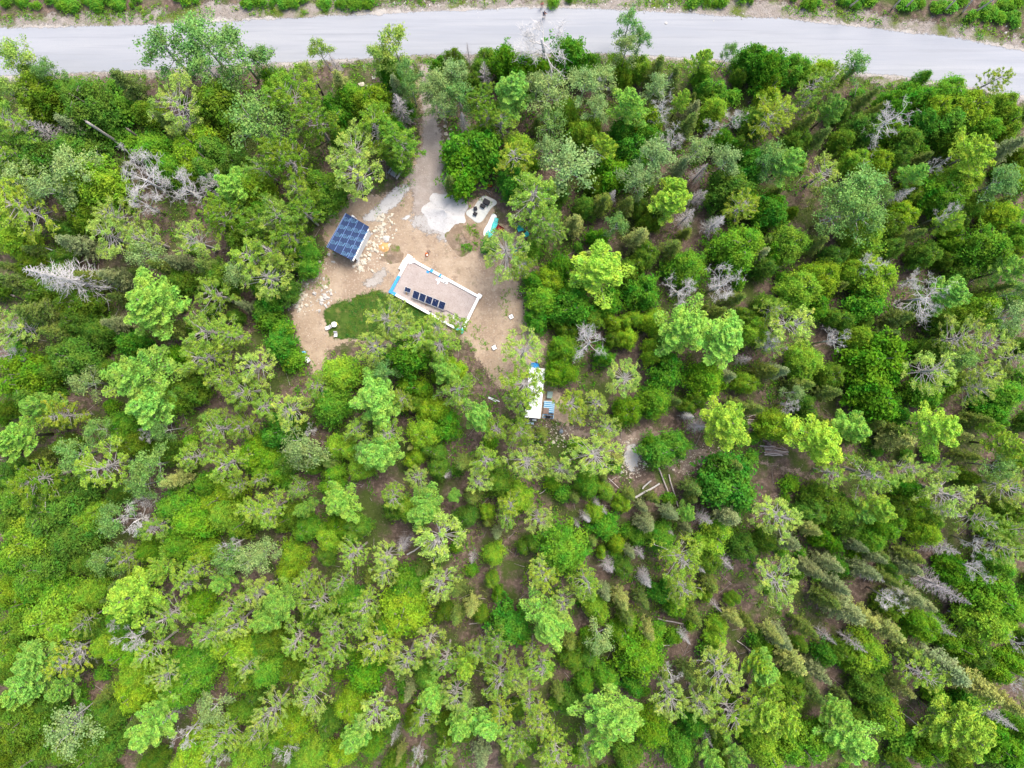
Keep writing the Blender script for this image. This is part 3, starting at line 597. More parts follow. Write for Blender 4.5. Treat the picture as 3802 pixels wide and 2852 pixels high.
"Q2":"500 240 150 Py;690 210 110 Pl;950 280 115 C;1180 200 140 C;1290 590 185 C;1150 540 80 Cd;1790 890 240 Cd;1460 320 60 Gw;1550 400 100 G;1750 370 190 Wy;2150 400 130 Cy;110 680 170 Pl;400 740 120 Pl;660 630 210 Pl;780 420 110 Pl;880 680 60 Sy;60 450 130 P;50 1000 120 Cy;220 1160 110 Pl;620 880 110 C;750 930 90 Cy;900 1040 70 Cy;700 1030 45 G;760 1100 50 G;620 1160 60 Gw;540 1210 45 G;690 1120 80 Cy;760 1230 120 Cd;860 1370 70 Cy;740 1450 50 Cy;970 970 70 So;1110 1210 100 S;1310 1120 90 S;1080 1070 60 S;1300 1270 45 G;1440 1240 60 S;1490 920 90 So;1600 950 60 Co;1450 1130 70 W;1780 1140 130 S;1590 1160 90 G;1680 1330 170 Cy;1380 1480 190 P;430 1430 230 C;240 1590 130 Pl;2150 1130 175 Pl;1760 1530 80 G;1550 1570 50 Gw;1100 1640 70 G;1060 1460 60 G;800 1560 90 G;840 1450 50 B;1250 1230 60 B;1900 1400 110 Co;1230 1330 120 C;1290 1000 60 B;960 1270 70 B;1170 1000 60 So;130 1390 90 Co;1850 230 90 So;1500 220 100 Co;2000 260 80 So;430 960 80 B;520 1000 70 So;330 880 70 B;1350 200 60 So;2080 1350 110 Co;1620 1500 100 Co;980 1450 60 S;1820 720 110 So;1980 650 60 B;540 560 60 B",
"Q3":"1010 170 230 Cd;1500 80 160 C;2050 150 150 C;1950 300 130 Cd;1800 80 150 Pl;560 500 230 Wy;820 430 150 W;310 230 85 D;330 130 90 Ag;200 400 120 Cy;1500 420 200 Wy;1960 410 70 Wy;2080 570 150 Wy;1200 510 150 Sy;1250 740 130 Pl;950 800 190 P;1600 950 210 Pl;2100 900 180 Pl;1560 790 120 P;1050 1080 150 Wy;900 1150 90 W;1350 1060 120 Cy;1150 1230 120 C;1400 1280 130 Cy;1600 1110 90 Gw;1850 1180 130 P;1560 1400 120 G;1850 1380 90 D;2050 1400 130 Pl;1780 1560 120 D;1640 1600 120 Cd;2000 1560 130 C;450 1240 100 Sy;280 1350 130 S;620 1530 100 S;480 1590 110 S;850 1390 80 S;700 1560 80 Cd;930 1600 110 S;1000 1480 80 S;1280 1570 110 S;1300 1480 90 So;560 1330 80 Cd;650 1380 80 Cd;830 1480 60 B;950 1340 110 C;700 1100 150 Co;550 1000 130 Co;760 1200 110 Co;1000 1250 90 Cd;2150 1250 110 P;1250 900 110 Cd;2000 750 130 A;1150 430 100 So;460 1100 110 Co;2100 1100 100 Co;650 800 120 P;1750 650 80 So;1850 350 90 So;400 60 90 So;620 120 100 So;300 880 80 B;1450 640 70 B;1700 480 80 Sy;1180 350 100 Cd;1450 1180 100 Co;1750 830 90 Co;2000 1250 110 C;1120 1600 80 Co",
"R1":"300 120 200 C;760 220 130 Cy;1100 230 200 Wy;1150 130 130 Cy;1520 150 130 P;1380 400 150 P;1800 150 90 W;2100 230 130 Pl;1900 350 140 P;1960 470 130 Pl;2150 430 100 W;450 420 230 Cy;150 500 170 Co;650 470 110 P;850 650 120 Cy;930 490 55 D;1080 640 130 D;1250 680 170 P;1370 880 130 Pl;600 700 140 D;590 800 170 Py;300 780 190 W;250 950 190 W;130 1060 150 W;520 1000 110 W;1000 750 140 C;1130 880 150 Cy;1900 680 200 Cy;1600 880 180 C;900 1030 100 So;1100 1050 170 Cy;1500 1000 150 C;1740 1180 150 Ag;2000 900 150 Co;600 1350 200 Ag;640 1220 95 D;1200 1370 200 W;1280 1210 110 W;1530 1370 120 D;1430 1200 110 G;250 1230 190 Co;120 1400 170 Co;850 1250 150 Co;850 1500 150 Co;300 1560 180 Co;1700 1370 130 Cy;1850 1400 150 P;2120 1320 130 P;1600 1560 170 Cy;1830 1610 65 D;1690 1570 55 D;2050 1560 140 Cy;700 1600 170 Co;100 700 130 Cy;60 200 130 Cy;180 300 140 C;2040 800 110 Pl;1620 330 120 C;750 500 110 Co;1750 560 130 P;1450 800 100 C;2150 650 120 C;1000 1150 100 Co;400 1120 110 Co;1340 1130 90 C;550 1500 130 Co;60 880 110 Co;1960 1230 120 Co;1700 720 130 C;480 220 130 C;980 450 110 C",
"R2":"270 40 110 Cy;220 290 150 W;110 430 150 W;530 270 140 P;60 210 110 Pl;900 300 130 P;1050 40 110 Pl;1220 370 190 Cy;1250 150 150 C;1530 140 160 Pl;1770 340 85 Sy;1940 110 60 Cy;1985 240 60 C;2080 500 180 Cd;330 590 140 P;660 480 120 P;650 670 130 P;850 480 110 P;1000 640 170 Py;1430 620 130 Pl;1250 750 130 Pl;1560 760 150 P;1720 830 100 Wy;520 850 130 P;120 620 150 Co;100 850 150 C;300 850 110 Co;450 1070 150 Pl;140 1180 150 Pl;300 1310 150 Cy;900 880 160 Cd;780 1120 140 Cy;980 1190 190 Pl;1220 870 60 So;1260 1030 80 S;1640 1050 120 Pl;1450 1080 110 W;1980 620 120 P;2000 900 170 P;2130 880 90 Pl;1380 1240 150 P;1680 1330 130 W;1900 1310 150 W;2000 1200 120 Py;2100 1430 130 P;820 1400 120 W;450 1560 130 Cy;220 1550 95 D;700 1560 130 Cy;1330 1550 80 D;1140 1390 65 G;1180 1560 55 Sy;1550 1570 100 P;1850 1590 100 S;100 1440 150 C;250 1450 110 Co;400 120 110 P;700 130 110 P;1650 420 90 So;1850 400 80 Co;480 450 120 Co;760 290 110 C;1650 180 100 So;1400 900 110 Co;1080 480 110 C;600 1280 120 Co;1100 1300 80 Co;960 1480 110 C;1720 1180 80 S;1560 1380 110 Co;420 720 100 P;1840 700 110 P",
"R3":"300 60 130 Py;600 130 130 P;700 360 125 Cy;420 300 110 Pl;310 470 210 W;60 560 100 Cd;910 290 95 Sy;1110 130 80 Gw;1410 180 170 Py;1250 220 90 Cd;1080 290 90 So;1120 540 90 Sy;950 420 90 So;1430 590 60 Gw;1830 430 90 Sy;1600 250 50 Cy;1820 280 60 Cy;1680 330 50 G;920 520 110 C;1050 740 190 C;720 600 130 Ag;250 860 150 P;40 900 110 Pl;230 1250 150 Py;600 960 95 C;780 930 110 C;850 1250 240 W;1300 1080 150 Pl;1300 880 100 D;1560 1140 140 Pl;1700 850 210 Pl;1800 1200 170 P;2030 800 95 Wy;2120 1000 120 Wy;2120 1290 130 Wy;2060 1130 100 D;1600 1400 65 G;1640 1600 110 W;1850 1590 110 W;2050 1460 130 Cy;1380 1520 150 C;1150 1350 150 C;350 1520 160 P;80 1450 110 P;2150 560 80 Sy;1700 560 110 Cy;1330 580 80 B;700 1450 120 W;1500 1300 110 Cd;500 760 110 Co;640 700 110 Co;480 1130 110 Co;1500 420 90 So;1350 330 90 C;1950 480 80 So;1620 700 90 B;1230 850 90 So;1000 1000 100 Cd;950 1560 110 Co;1700 1450 80 Co;150 1100 110 P;600 1500 100 P;1950 1300 90 C;2000 600 80 B;1450 880 90 So;180 700 90 P;770 230 80 S",
"R4":"90 60 118 Pl;60 690 105 Wy;150 720 80 Wy;50 500 70 W;190 460 80 Sy;130 350 60 S;400 100 60 S;440 210 90 S;530 250 60 Sy;350 340 40 G;550 40 55 G;640 160 60 D;740 150 70 S;860 90 70 G;940 140 60 G;1130 150 120 C;1080 270 120 Cy;640 310 70 Sy;530 410 85 Cy;480 370 55 G;790 280 70 C;880 290 50 G;770 520 110 P;690 570 60 Sy;900 480 100 S;1060 570 90 Sy;1180 640 70 Sy;550 580 90 Co;620 690 100 Cy;330 420 60 Cd;470 830 120 W;400 700 70 W;230 860 130 C;60 870 100 Cy;880 720 55 W;980 770 150 Wy;1160 720 55 Gw;1130 840 100 Cd;1230 560 45 D;1235 370 50 D;1200 490 80 C;1000 680 80 Cd;1240 890 90 Cd;860 610 50 C;1240 760 60 C;250 300 60 So;300 500 60 S;280 600 55 So;800 180 50 S;960 380 80 C;1220 250 70 C;340 820 70 C;560 720 60 Co;700 830 70 B;160 590 70 Co;620 60 50 So;350 160 60 So;740 420 60 So;600 480 50 B;830 880 80 C",
}
rec = []
for pn, txt in TREES.items():
    ox, oy, k = PANEL[pn]
    for e in txt.split(";"):
        x, y, r_, kd = e.split(); rec.append([ox + float(x) * k, oy + float(y) * k, float(r_) * k, kd])
rec.append([215, 1030, 150, "Gg"])      # the big grey dead spruce that leans out to the side

def size_of(kd, rp):
    """crown radius, height and height of the crown's middle from the radius seen"""
    k0 = kd[0]
    if k0 == "P":   f = lambda R: (6.2 + 1.35 * R, .74)
    elif k0 == "C": f = lambda R: (3.0 + 1.5 * R, .58)
    elif k0 == "W": f = lambda R: (7.2 + 1.4 * R, .74)
    elif k0 == "A": f = lambda R: (6.8 + 1.2 * R, .74)
    elif k0 == "D": f = lambda R: (6.5 + 1.3 * R, .75)
    elif k0 == "B": f = lambda R: (1.2 + 1.1 * R, .6)
    elif kd == "Gg": f = lambda R: (17.0, .6)
    else:           f = lambda R: (5.0 + 2.9 * R, .62)
    mul = {"S": .72, "G": .72}.get(k0, 1.0)
    if kd == "Gg": mul = .55
    R = rp * 95 / F_PX * mul
    for _ in range(3):
        H, c = f(R); R = rp * (CAM_H - H * c) / F_PX * mul
    return R, H, H * c
T = []
for sx, sy, rp, kd in rec:
    R, H, zc = size_of(kd, rp); X, Y, _ = at(sx, sy, zc)
    T.append(dict(x=X, y=Y, R=R, H=H, kd=kd, sx=sx, sy=sy))

# smaller trees that stand between and below them, where nothing else is
yw = np.array([at(*ov(*p))[:2] for p in YARD]); rw = np.array([at(*ov(*p))[:2] for p in band(ROAD_T, ROAD_B, 30, 12)]); tw = np.array([at(*ov(*p))[:2] for p in TRACK])
def in_open(P):
    r = inside(P, yw) | inside(P, rw) | inside(P, tw)
    for cx, cy, a, b in OPEN:
        q = at(*ov(cx, cy)); k = 1.71881 / 25
        r |= ((P[:, 0] - q[0]) / (a * k)) ** 2 + ((P[:, 1] - q[1]) / (b * k)) ** 2 < 1
    return r
fill_rng = np.random.default_rng(3)
cand = np.stack([fill_rng.uniform(-78, 78, 9000), fill_rng.uniform(-59, 48, 9000)], 1)
keep = ~in_open(cand)
for dx, dy in ((1.3,0),(-1.3,0),(0,1.3),(0,-1.3)): keep &= ~in_open(cand + np.array([dx, dy]))
cand = cand[keep]
TX = np.array([[t["x"], t["y"], t["R"]] for t in T]); add = []
def near(pt, R, arr, k): return len(arr) and bool((np.hypot(arr[:, 0] - pt[0], arr[:, 1] - pt[1]) < (arr[:, 2] + R) * k).any())
fills = []
cnt = {"Y": 0, "So": 0, "B": 0}
for p in cand:
    u = fill_rng.random(); kd = "Y" if u < .3 else ("So" if u < .55 else "B")
    if cnt[kd] > {"Y": 90, "So": 90, "B": 190}[kd]: continue
    R = {"Y": 1.5, "So": .95, "B": 1.0}[kd] * fill_rng.uniform(.7, 1.25)
    if near(p, R, TX, .66 if kd != "B" else .6) or (fills and near(p, R, np.array(fills), .85)): continue
    H = {"Y": 3 + 1.5 * R, "So": 3.4 + 2.2 * R, "B": 1.0 + 1.2 * R}[kd]
    fills.append((p[0], p[1], R)); cnt[kd] += 1
    k = F_PX / (CAM_H - H * .6)
    T.append(dict(x=p[0], y=p[1], R=R, H=H, kd=kd, sx=1901 + p[0] * k, sy=1426 - p[1] * k))
# roadside saplings along the far side of the road and tall trees whose tops lie beyond the picture
vr = random.Random(4)
for xa, xb, n, ym in ((-5, 225, 26, 14), (228, 300, 7, 9), (375, 420, 5, 6), (520, 800, 30, 7), (1195, 1240, 3, 5), (1480, 1640, 10, 7), (1690, 1900, 14, 9), (1950, 2215, 34, 40)):
    for _ in range(n):
        x = vr.uniform(xa, xb); y = vr.uniform(-8, ym if x < 1950 else 8 + (x - 1950) * .18); r_ = vr.uniform(5, 13)
        sx, sy = ov(x, y); X, Y, _ = at(sx, sy, .8); R = r_ * 1.71881 / 25
        T.append(dict(x=X, y=Y, R=R * 1.15, H=.7 + .7 * R, kd="B", sx=sx, sy=max(0, sy)))

# what tells one tree from another: the place in the photo it stands at
LM = [("the shed roof",750,512),("the white trailer",1157,850),("the solar panel row",925,640),("the black crates",1035,450),("the upper log stack",1615,918),("the lower log stack",1680,972),
 ("the walker on the road",1177,30),("the driveway mouth",920,150),("the lawn loungers",720,710),("the picnic table",852,372),("the leaning grey dead spruce",130,600),("the upper-left corner",0,0),("the upper-right corner",2212,0),
 ("the lower-left corner",0,1659),("the lower-right corner",2212,1659),("the broken trunk pair",230,290),("the road's right bend",2120,180),("the pale stone patch",1370,990),("the turquoise chairs",1120,500),
 ("the bottom edge's middle",1106,1659),("the left edge's middle",0,830),("the right edge's middle",2212,830),("the claw-shaped dead tree",402,1590),("the bright yellow treetop",990,1385),("the big round cedar",1575,1040),
 ("the blue box",655,761),("the foundation",940,630),("the bottom edge's left third",650,1659),("the bottom edge's right third",1640,1659),("the long fallen pole",1450,1060),("the star-shaped dead tree",1270,745),("the twin white dead trees",1520,620)]
DIRS = ["right of", "above right of", "above", "above left of", "left of", "below left of", "below", "below right of"]
ORD = ["", "second ", "third ", "fourth ", "fifth ", "sixth ", "seventh ", "eighth ", "ninth ", "tenth "]
SPECIAL = {}
def special(panel, x, y, text): 
    ox, oy, k = PANEL[panel]; SPECIAL[(round(ox + x * k), round(oy + y * k))] = text
special("P5", 1250, 940, "large mint-green plumed pine below the leaning grey dead spruce's base")
special("P6", 650, 1290, "white star-shaped dead tree hanging over dark trees beside the yard")
special("P6", 720, 660, "large pale lime plumed pine over the trees beside the yard")
special("Q2", 1790, 890, "big round deep green broadleaf tree standing alone below the dirt track")
special("Q2", 1290, 590, "rounded mid-green cedar between the two pale stone patches")
special("P3", 300, 340, "big white dead tree with bare limbs reaching over the road")
special("R2", 1720, 830, "bright lemon-yellow treetop, the yellowest in the lower middle")
special("R1", 1530, 1370, "claw-shaped white dead tree beside the lime pine at lower left")
special("P2", 1760, 1210, "bushy deep green tree above the white tarp with black crates")
special("P6", 135, 1600, "tufted pine hanging over the white trailer's roof")
special("P6", 100, 1350, "pale star-shaped pine between the yard and the trailer's blue tarp")
special("P6", 930, 1560, "pale star-shaped pine alone in a brown clearing right of the trailer")
special("R4", 90, 60, "large pale pine with a web of bare limbs, lower right")
LMP = [(n, *ov(x, y)) for n, x, y in LM]
by = {}
for t in T:
    key = (round(t["sx"]), round(t["sy"]))
    if t["kd"] == "Gg": t["label"] = "tall grey dead spruce leaning out at the left edge"; continue
    if key in SPECIAL: t["label"] = SPECIAL[key]; continue
    ds = sorted(LMP, key=lambda l: math.hypot(l[1] - t["sx"], l[2] - t["sy"]))
    n, lx, ly = ds[0]; a = math.atan2(ly - t["sy"], t["sx"] - lx); d8 = DIRS[round(a / (PI / 4)) % 8]
    rr = t["R"] / PR["Pd" if t["kd"] == "Pd" else t["kd"] if t["kd"] in ("Pl", "Gw", "Cd") else "C" if t["kd"] == "Y" else t["kd"][0]]["R"]
    sz = "large " if rr > .98 else ("small " if rr < .62 else "")
    t["key"] = (sz + KIND[t["kd"]][2], d8, n); t["dist"] = math.hypot(lx - t["sx"], ly - t["sy"])
    by.setdefault(t["key"], []).append(t)
for key, L in by.items():
    L.sort(key=lambda t: t["dist"])
    for i, t in enumerate(L):
        o_ = ORD[i] if i < len(ORD) else "outermost "
        t["label"] = (f"{key[0]}, {o_}{'one ' if i else ''}{key[1]} {key[2]}").replace("  ", " ")

trng = random.Random(11)
count = {}
for t in T:
    kd = t["kd"]; k0 = "G" if kd == "Gg" else kd
    pk = k0 if k0 in ("Pd", "Pl", "Gw", "Cd") else ("C" if k0 == "Y" else k0[0])
    if kd == "Gg": pk = "Gw"; k0 = "G"
    pr = PR[pk]; tm, cm, ext = trng.choice(pr["m"]); nm, cat, desc, colr, grp = KIND[k0]
    r0 = thing(nm, t["label"], cat, (t["x"], t["y"], 0), trng.uniform(0, 2 * PI), grp + " of the forest")
    s = t["R"] / ext * trng.uniform(.99, 1.10); sz = t["H"] / pr["H"]
    r0.scale = (s * trng.uniform(.9, 1.12), s * trng.uniform(.88, 1.12), sz * trng.uniform(.95, 1.08))
    put("trunk", tm, r0); c = put("crown", cm, r0)
    if colr:
        b = trng.uniform(.86, 1.16); h = trng.uniform(-.012, .012)
        c.color = (max(0, colr[0] * b + h), colr[1] * b, max(.003, colr[2] * b - h * .5), 1)
print("TREES", len(T), {k: sum(1 for t in T if KIND.get("G" if t["kd"]=="Gg" else t["kd"])[0] == k) for k in set(v[0] for v in KIND.values())})

# ------------------------------------------------------------------ low growth: what nobody could count
def field(n, region, seed):
    r = np.random.default_rng(seed); x0, x1, y0, y1 = region
    return np.stack([r.uniform(x0, x1, n), r.uniform(y0, y1, n)], 1)
def vnoise(P, cell, seed):
    """smooth value noise at points"""
    r = np.random.default_rng(seed); N = 256; tab = r.random((N, N)); q = P / cell + 128.37
    i = np.floor(q).astype(int); f = q - i; f = f * f * (3 - 2 * f)
    g_ = lambda a, b: tab[(i[:, 0] + a) % N, (i[:, 1] + b) % N]
    return (g_(0,0)*(1-f[:,0])+g_(1,0)*f[:,0])*(1-f[:,1])+(g_(0,1)*(1-f[:,0])+g_(1,1)*f[:,0])*f[:,1]
def herbs(name, P, size, per, m, h, seed, z0=.02):
    r = np.random.default_rng(seed); g = G(); N = len(P)
    c = np.repeat(np.c_[P, np.zeros(N)], per, 0); sz = np.repeat(np.broadcast_to(size, (N,)), per)
    d = r.normal(size=(N * per, 3)); d[:, 2] = np.abs(d[:, 2])
    c = c + d * sz[:, None] * np.array([.9, .9, h]); c[:, 2] += z0
    g.cards(c, np.array([0, 0, 1.3]) + r.normal(size=c.shape) * .5, sz * r.uniform(.35, .7, N * per), .6, rg=r)
    o = put(name, g.mesh(name, m)); o["kind"] = "stuff"; return o
M["herb"] = leaf_mat("herb_leaves", (.105, .245, .016, 1), .3, .45, 1.5, .04)
M["fern"] = leaf_mat("dull_herb_leaves", (.150, .190, .045, 1), .3, .45, 1.4, .05)
M["weed"] = leaf_mat("weed_leaves", (.130, .270, .020, 1), .3, .5, 1.4, .04)
P = field(26000, (-80, 80, -60, 48), 21); P = P[~in_open(P)]
nz = vnoise(P, 7, 1) * .6 + vnoise(P, 2.2, 2) * .4
herbs("undergrowth", P[nz > .47], .26, 7, M["herb"], 1.3, 22)
P = field(20000, (-80, 80, -60, 48), 23); P = P[~in_open(P)]
nz = vnoise(P, 6, 5) * .6 + vnoise(P, 1.8, 6) * .4
herbs("undergrowth", P[nz > .53], .24, 6, M["fern"], 1.2, 24)
# verge weeds on both sides of the road
P = field(16000, (-82, 82, 44, 62), 25); P = P[inside(P, verge_o) & ~inside(P, should_o)]
nz = vnoise(P, 5, 7) * .55 + vnoise(P, 1.4, 8) * .45
herbs("roadside_weeds", P[nz > .5], .2, 7, M["weed"], 1.0, 26)
P = field(2600, (-82, 82, 44, 60), 27); P = P[inside(P, should_o) & ~inside(P, road_o)]
nz = vnoise(P, 2, 9); herbs("roadside_weeds", P[nz > .62], .13, 5, M["fern"], .6, 28)
# yard weeds: along its edges and on the earth mound
def edge_dist(P, poly):
    Q = np.asarray(poly)[::3]; return np.sqrt(((P[:, None] - Q[None]) ** 2).sum(-1)).min(1)
P = field(9000, (-32, 14, -6, 53), 29); P = P[inside(P, yard_o) & ~inside(P, lawn_o)]
ed = edge_dist(P, yard_o); nz = vnoise(P, 1.6, 10)
herbs("yard_weeds", P[(ed < 1.1) & (nz > .5) | (nz > .80) & (ed < 4)], .17, 6, M["weed"], .7, 30)
P = field(5200, (-32, -10, 2, 15), 31); P = P[inside(P, lawn_o)]
M["grass"] = leaf_mat("grass_blades", (.075, .175, .022, 1), .25, .35, 1.5, .06)
nz = vnoise(P, 2.2, 12); herbs("lawn_grass", P[nz > .25], .12, 6, M["grass"], 1.0, 32)
# track weeds
P = field(5000, (10, 58, 12, 32), 33); P = P[inside(P, track_o)]
nz = vnoise(P, 2.0, 13); herbs("track_weeds", P[nz > .56], .2, 7, M["herb"], .9, 34)

# stones: small ones as spreads, the large ones one by one
def rock_mesh(seed, n=12, flat=.5):
    r = np.random.default_rng(seed); bm = bmesh.new()
    for p in r.normal(size=(n, 3)):
        p = p / np.linalg.norm(p) * r.uniform(.75, 1.05); bm.verts.new((p[0], p[1], p[2] * flat))
    h = bmesh.ops.convex_hull(bm, input=bm.verts[:])
    bmesh.ops.delete(bm, geom=[v for v in bm.verts if not v.link_faces], context='VERTS')
    me = bpy.data.meshes.new("boulder"); bm.to_mesh(me); bm.free(); return me
M["rock"] = mat("limestone", (.50, .45, .36), .9, .25, 2.5, bump=.4, bscale=8)
M["rockgrey"] = mat("grey_limestone", (.44, .42, .39), .9, .3, 2.5, bump=.5, bscale=6)
RK = []
for i in range(9):
    me = rock_mesh(50 + i, 10 + i % 4 * 2, .45 + .1 * (i % 3)); me.materials.append(M["rock"] if i % 3 else M["rockgrey"]); RK.append(me)
def rubble(name, P, smin, smax, m, seed, zf=None):
    r = np.random.default_rng(seed); g = G()
    T0 = np.array([[-1,-1,-.6],[1,-1,-.6],[1,1,-.6],[-1,1,-.6],[-.6,-.7,.6],[.7,-.5,.5],[.6,.7,.6],[-.7,.5,.45]])
    Q0 = np.array([[0,3,2,1],[4,5,6,7],[0,1,5,4],[1,2,6,5],[2,3,7,6],[3,0,4,7]])
    for p in P:
        s_ = smin + (smax - smin) * r.random() ** 2.8; a = r.uniform(0, 6.28); V = T0 * r.uniform(.6, 1.2, (8, 3)) * s_ * np.array([1, r.uniform(.5, .9), r.uniform(.4, .7)])
        R_ = np.array([[math.cos(a), -math.sin(a), 0], [math.sin(a), math.cos(a), 0], [0, 0, 1]])
        z = s_ * .3 + (zf(p) if zf else 0)
        g.add(V @ R_.T + np.array([p[0], p[1], z]), Q0)
    o = put(name, g.mesh(name, m)); o["kind"] = "stuff"; return o
def poly_pts(poly, n, seed):
    W = np.array([at(*ov(*p))[:2] for p in poly]); r = np.random.default_rng(seed)
    P = np.stack([r.uniform(W[:,0].min()-.6, W[:,0].max()+.6, n), r.uniform(W[:,1].min()-.6, W[:,1].max()+.6, n)], 1); return P[inside(P + r.normal(size=P.shape) * .55, W)]
rubble("rubble", poly_pts([(822,462),(852,466),(846,500),(852,520),(826,560),(800,592),(772,596),(764,578),(798,520),(812,490)], 800, 41), .05, .42, M["rock"], 42)
rubble("rubble", poly_pts([(634,612),(660,628),(664,660),(650,672),(634,660),(630,636)], 300, 43), .05, .36, M["rock"], 44)
rubble("rubble", poly_pts([(690,630),(708,620),(722,640),(712,655),(690,662),(668,668),(676,650)], 300, 45), .05, .38, M["rockgrey"], 46)
rubble("rubble", poly_pts([(640,600),(690,560),(720,575),(700,615),(660,640)], 260, 47), .04, .16, M["rock"], 48)
rubble("rubble", poly_pts([(1145,915),(1240,925),(1235,955),(1175,962),(1140,940)], 700, 49), .03, .17, M["rock"], 50)
rubble("rubble", poly_pts([(1345,950),(1398,958),(1400,1000),(1380,1035),(1340,1030)], 900, 51), .03, .16, M["rock"], 52)
rubble("rubble", poly_pts([(1465,1000),(1520,965),(1580,975),(1560,1000),(1500,1035),(1470,1030)], 900, 53), .03, .15, M["rock"], 54)
rubble("rubble", poly_pts([(600,8),(2212,60),(2212,96),(1900,42),(1500,8),(1200,2)], 900, 55), .04, .22, M["rockgrey"], 56)
P = field(3600, (-32, 18, 0, 52), 57); P = P[inside(P, yard_o) & ~inside(P, lawn_o)]
rubble("loose_stones", P, .02, .075, M["rockgrey"], 58)

BOULD = []
def boulders(off, k, lst, what, group):
    for x, y, w_, h_ in lst: BOULD.append((off[0] + x * k, off[1] + y * k, w_ * k, h_ * k, what, group))
boulders((1060,960),.2411,[(1125,45,80,130),(1210,60,95,100),(520,45,80,45),(735,48,100,35),(385,160,60,75),(340,245,45,22),(280,330,50,40),(325,392,70,60),(470,275,70,35),(590,310,45,65),(620,440,95,70),(690,490,70,55),(605,560,90,60),(480,655,60,35),(225,560,60,45),(170,610,50,60),(260,630,60,45),(550,590,60,45)],"pale limestone boulder","boulders around the shed")
boulders((1150,700),.1808,[(1590,1030,200,170),(1490,830,90,70),(1510,610,60,45),(1430,560,70,40),(1520,700,80,50),(1190,1110,90,70),(1270,930,80,60),(1280,1285,80,50),(1340,1190,90,60),(400,1350,90,80),(500,1330,90,50)],"pale limestone boulder","boulders around the shed")
boulders((1560,380),.1891,[(495,465,85,80),(480,340,55,55),(530,520,55,45),(510,625,110,85),(575,670,60,110),(560,715,70,55),(525,800,90,60),(605,525,70,30),(525,390,40,55)],"flat tan boulder","boulders beside the driveway")
boulders((950,0),.4521,[(870,692,65,45),(955,712,60,50),(905,705,50,30),(990,755,35,25),(965,640,60,32)],"white boulder","boulders between the road and the pines")
boulders((1900,1400),.4521,[(340,535,30,35),(1100,715,40,30),(905,780,25,25),(1990,670,30,18),(1330,760,28,22)],"small pale boulder","boulders along the dirt track")
LMB = [("the shed roof",750,512),("the driveway's edge",975,290),("the lawn",760,680),("the white trailer",1157,850),("the foundation's upper-left corner",882,560),("the yard's left edge",640,640),("the road",930,120),("the dirt track",1560,980)]
bb = {}
for i, (sx, sy, w_, h_, what, grp) in enumerate(BOULD):
    n, lx, ly = min([(n, *ov(x, y)) for n, x, y in LMB], key=lambda l: math.hypot(l[1] - sx, l[2] - sy))
    a = math.atan2(ly - sy, sx - lx); key = (what, DIRS[round(a / (PI / 4)) % 8], n)
    bb.setdefault(key, []).append((math.hypot(lx - sx, ly - sy), i, sx, sy, w_, h_, grp))
for key, L in bb.items():
    for j, (_, i, sx, sy, w_, h_, grp) in enumerate(sorted(L)):
        o = put("boulder", RK[i % 9]); X, Y, _ = at(sx, sy, .1); a, b = w_ / 50, h_ / 50
        o.location = (X, Y, min(a, b) * .25); o.scale = (a * 1.05, b * 1.05, min(a, b) * .9); o.rotation_euler = (0, 0, random.uniform(-.3, .3))
        o_ = ORD[j] if j < 10 else "outermost "
        tag(o, f"{key[0]}, {o_}{'one ' if j else ''}{key[1]} {key[2]}", "boulder", grp)

M["heapstone"] = layered("heap_stone", [((0.482,0.466,0.446,1),0,0,0), ((0.560,0.544,0.522,1),.5,.5,.15), ((0.392,0.366,0.341,1),2.2,.62,.08), ((0.582,0.566,0.550,1),8,.6,.1)], bump=.5, bscale=7)
# heaps of earth and gravel
def heap(name, label, cat, sx, sy, rx, ry, h, m, seed, rot=0):
    r = np.random.default_rng(seed); n, k = 48, 16; V = [(0, 0, h)]; bm = bmesh.new()
    amp = [(r.uniform(.03, .09), q, r.uniform(0, 6)) for q in (2, 3, 5, 7)]
    top = bm.verts.new((0, 0, h)); prev = None
    for j in range(1, k + 1):
        f = j / k; ring = []
        for i in range(n):
            a = 2 * PI * i / n; e = 1 + sum(A * math.sin(q * a + p) for A, q, p in amp) * f
            z = h * (1 - f) ** 1.15 * (1 - .12 * math.sin(3 * a + 2 * f)) + r.normal() * .02 * h - (.02 if j == k else 0)
            ring.append(bm.verts.new((rx * f * e * math.cos(a), ry * f * e * math.sin(a), z)))
        for i in range(n):
            if prev is None: bm.faces.new([top, ring[i], ring[(i + 1) % n]])
            else: bm.faces.new([prev[i], ring[i], ring[(i + 1) % n], prev[(i + 1) % n]])
        prev = ring
    me = bpy.data.meshes.new(name); bm.to_mesh(me); bm.free(); me.materials.append(m)
    for p in me.polygons: p.use_smooth = True
    o = put(name, me); X, Y, _ = at(sx, sy); o.location = (X, Y, .03); o.rotation_euler = (0, 0, rot)
    return tag(o, label, cat)
heap("gravel_pile", "white heap of crushed gravel at the foot of the driveway", "gravel pile", 1652, 788, 3.3, 2.9, 1.1, M["heapstone"], 1, -.4)
M["mound"] = layered("mound_earth", [((.27,.20,.14,1),0,0,0), ((.20,.145,.10,1),.5,.5,.12), ((.34,.26,.19,1),1.2,.58,.08), ((.10,.14,.03,1),.7,.6,.06)], bump=.8, bscale=4)
heap("earth_mound", "brown earth mound with green weeds beside the white tarp", "earth mound", 1724, 883, 2.7, 2.6, .8, M["mound"], 2)
Pm = np.array([(1750, 858), (1762, 852), (1740, 845), (1738, 912), (1748, 918), (1730, 915), (1770, 870), (1755, 868), (1765, 905), (1728, 905), (1757, 915), (1733, 921)])
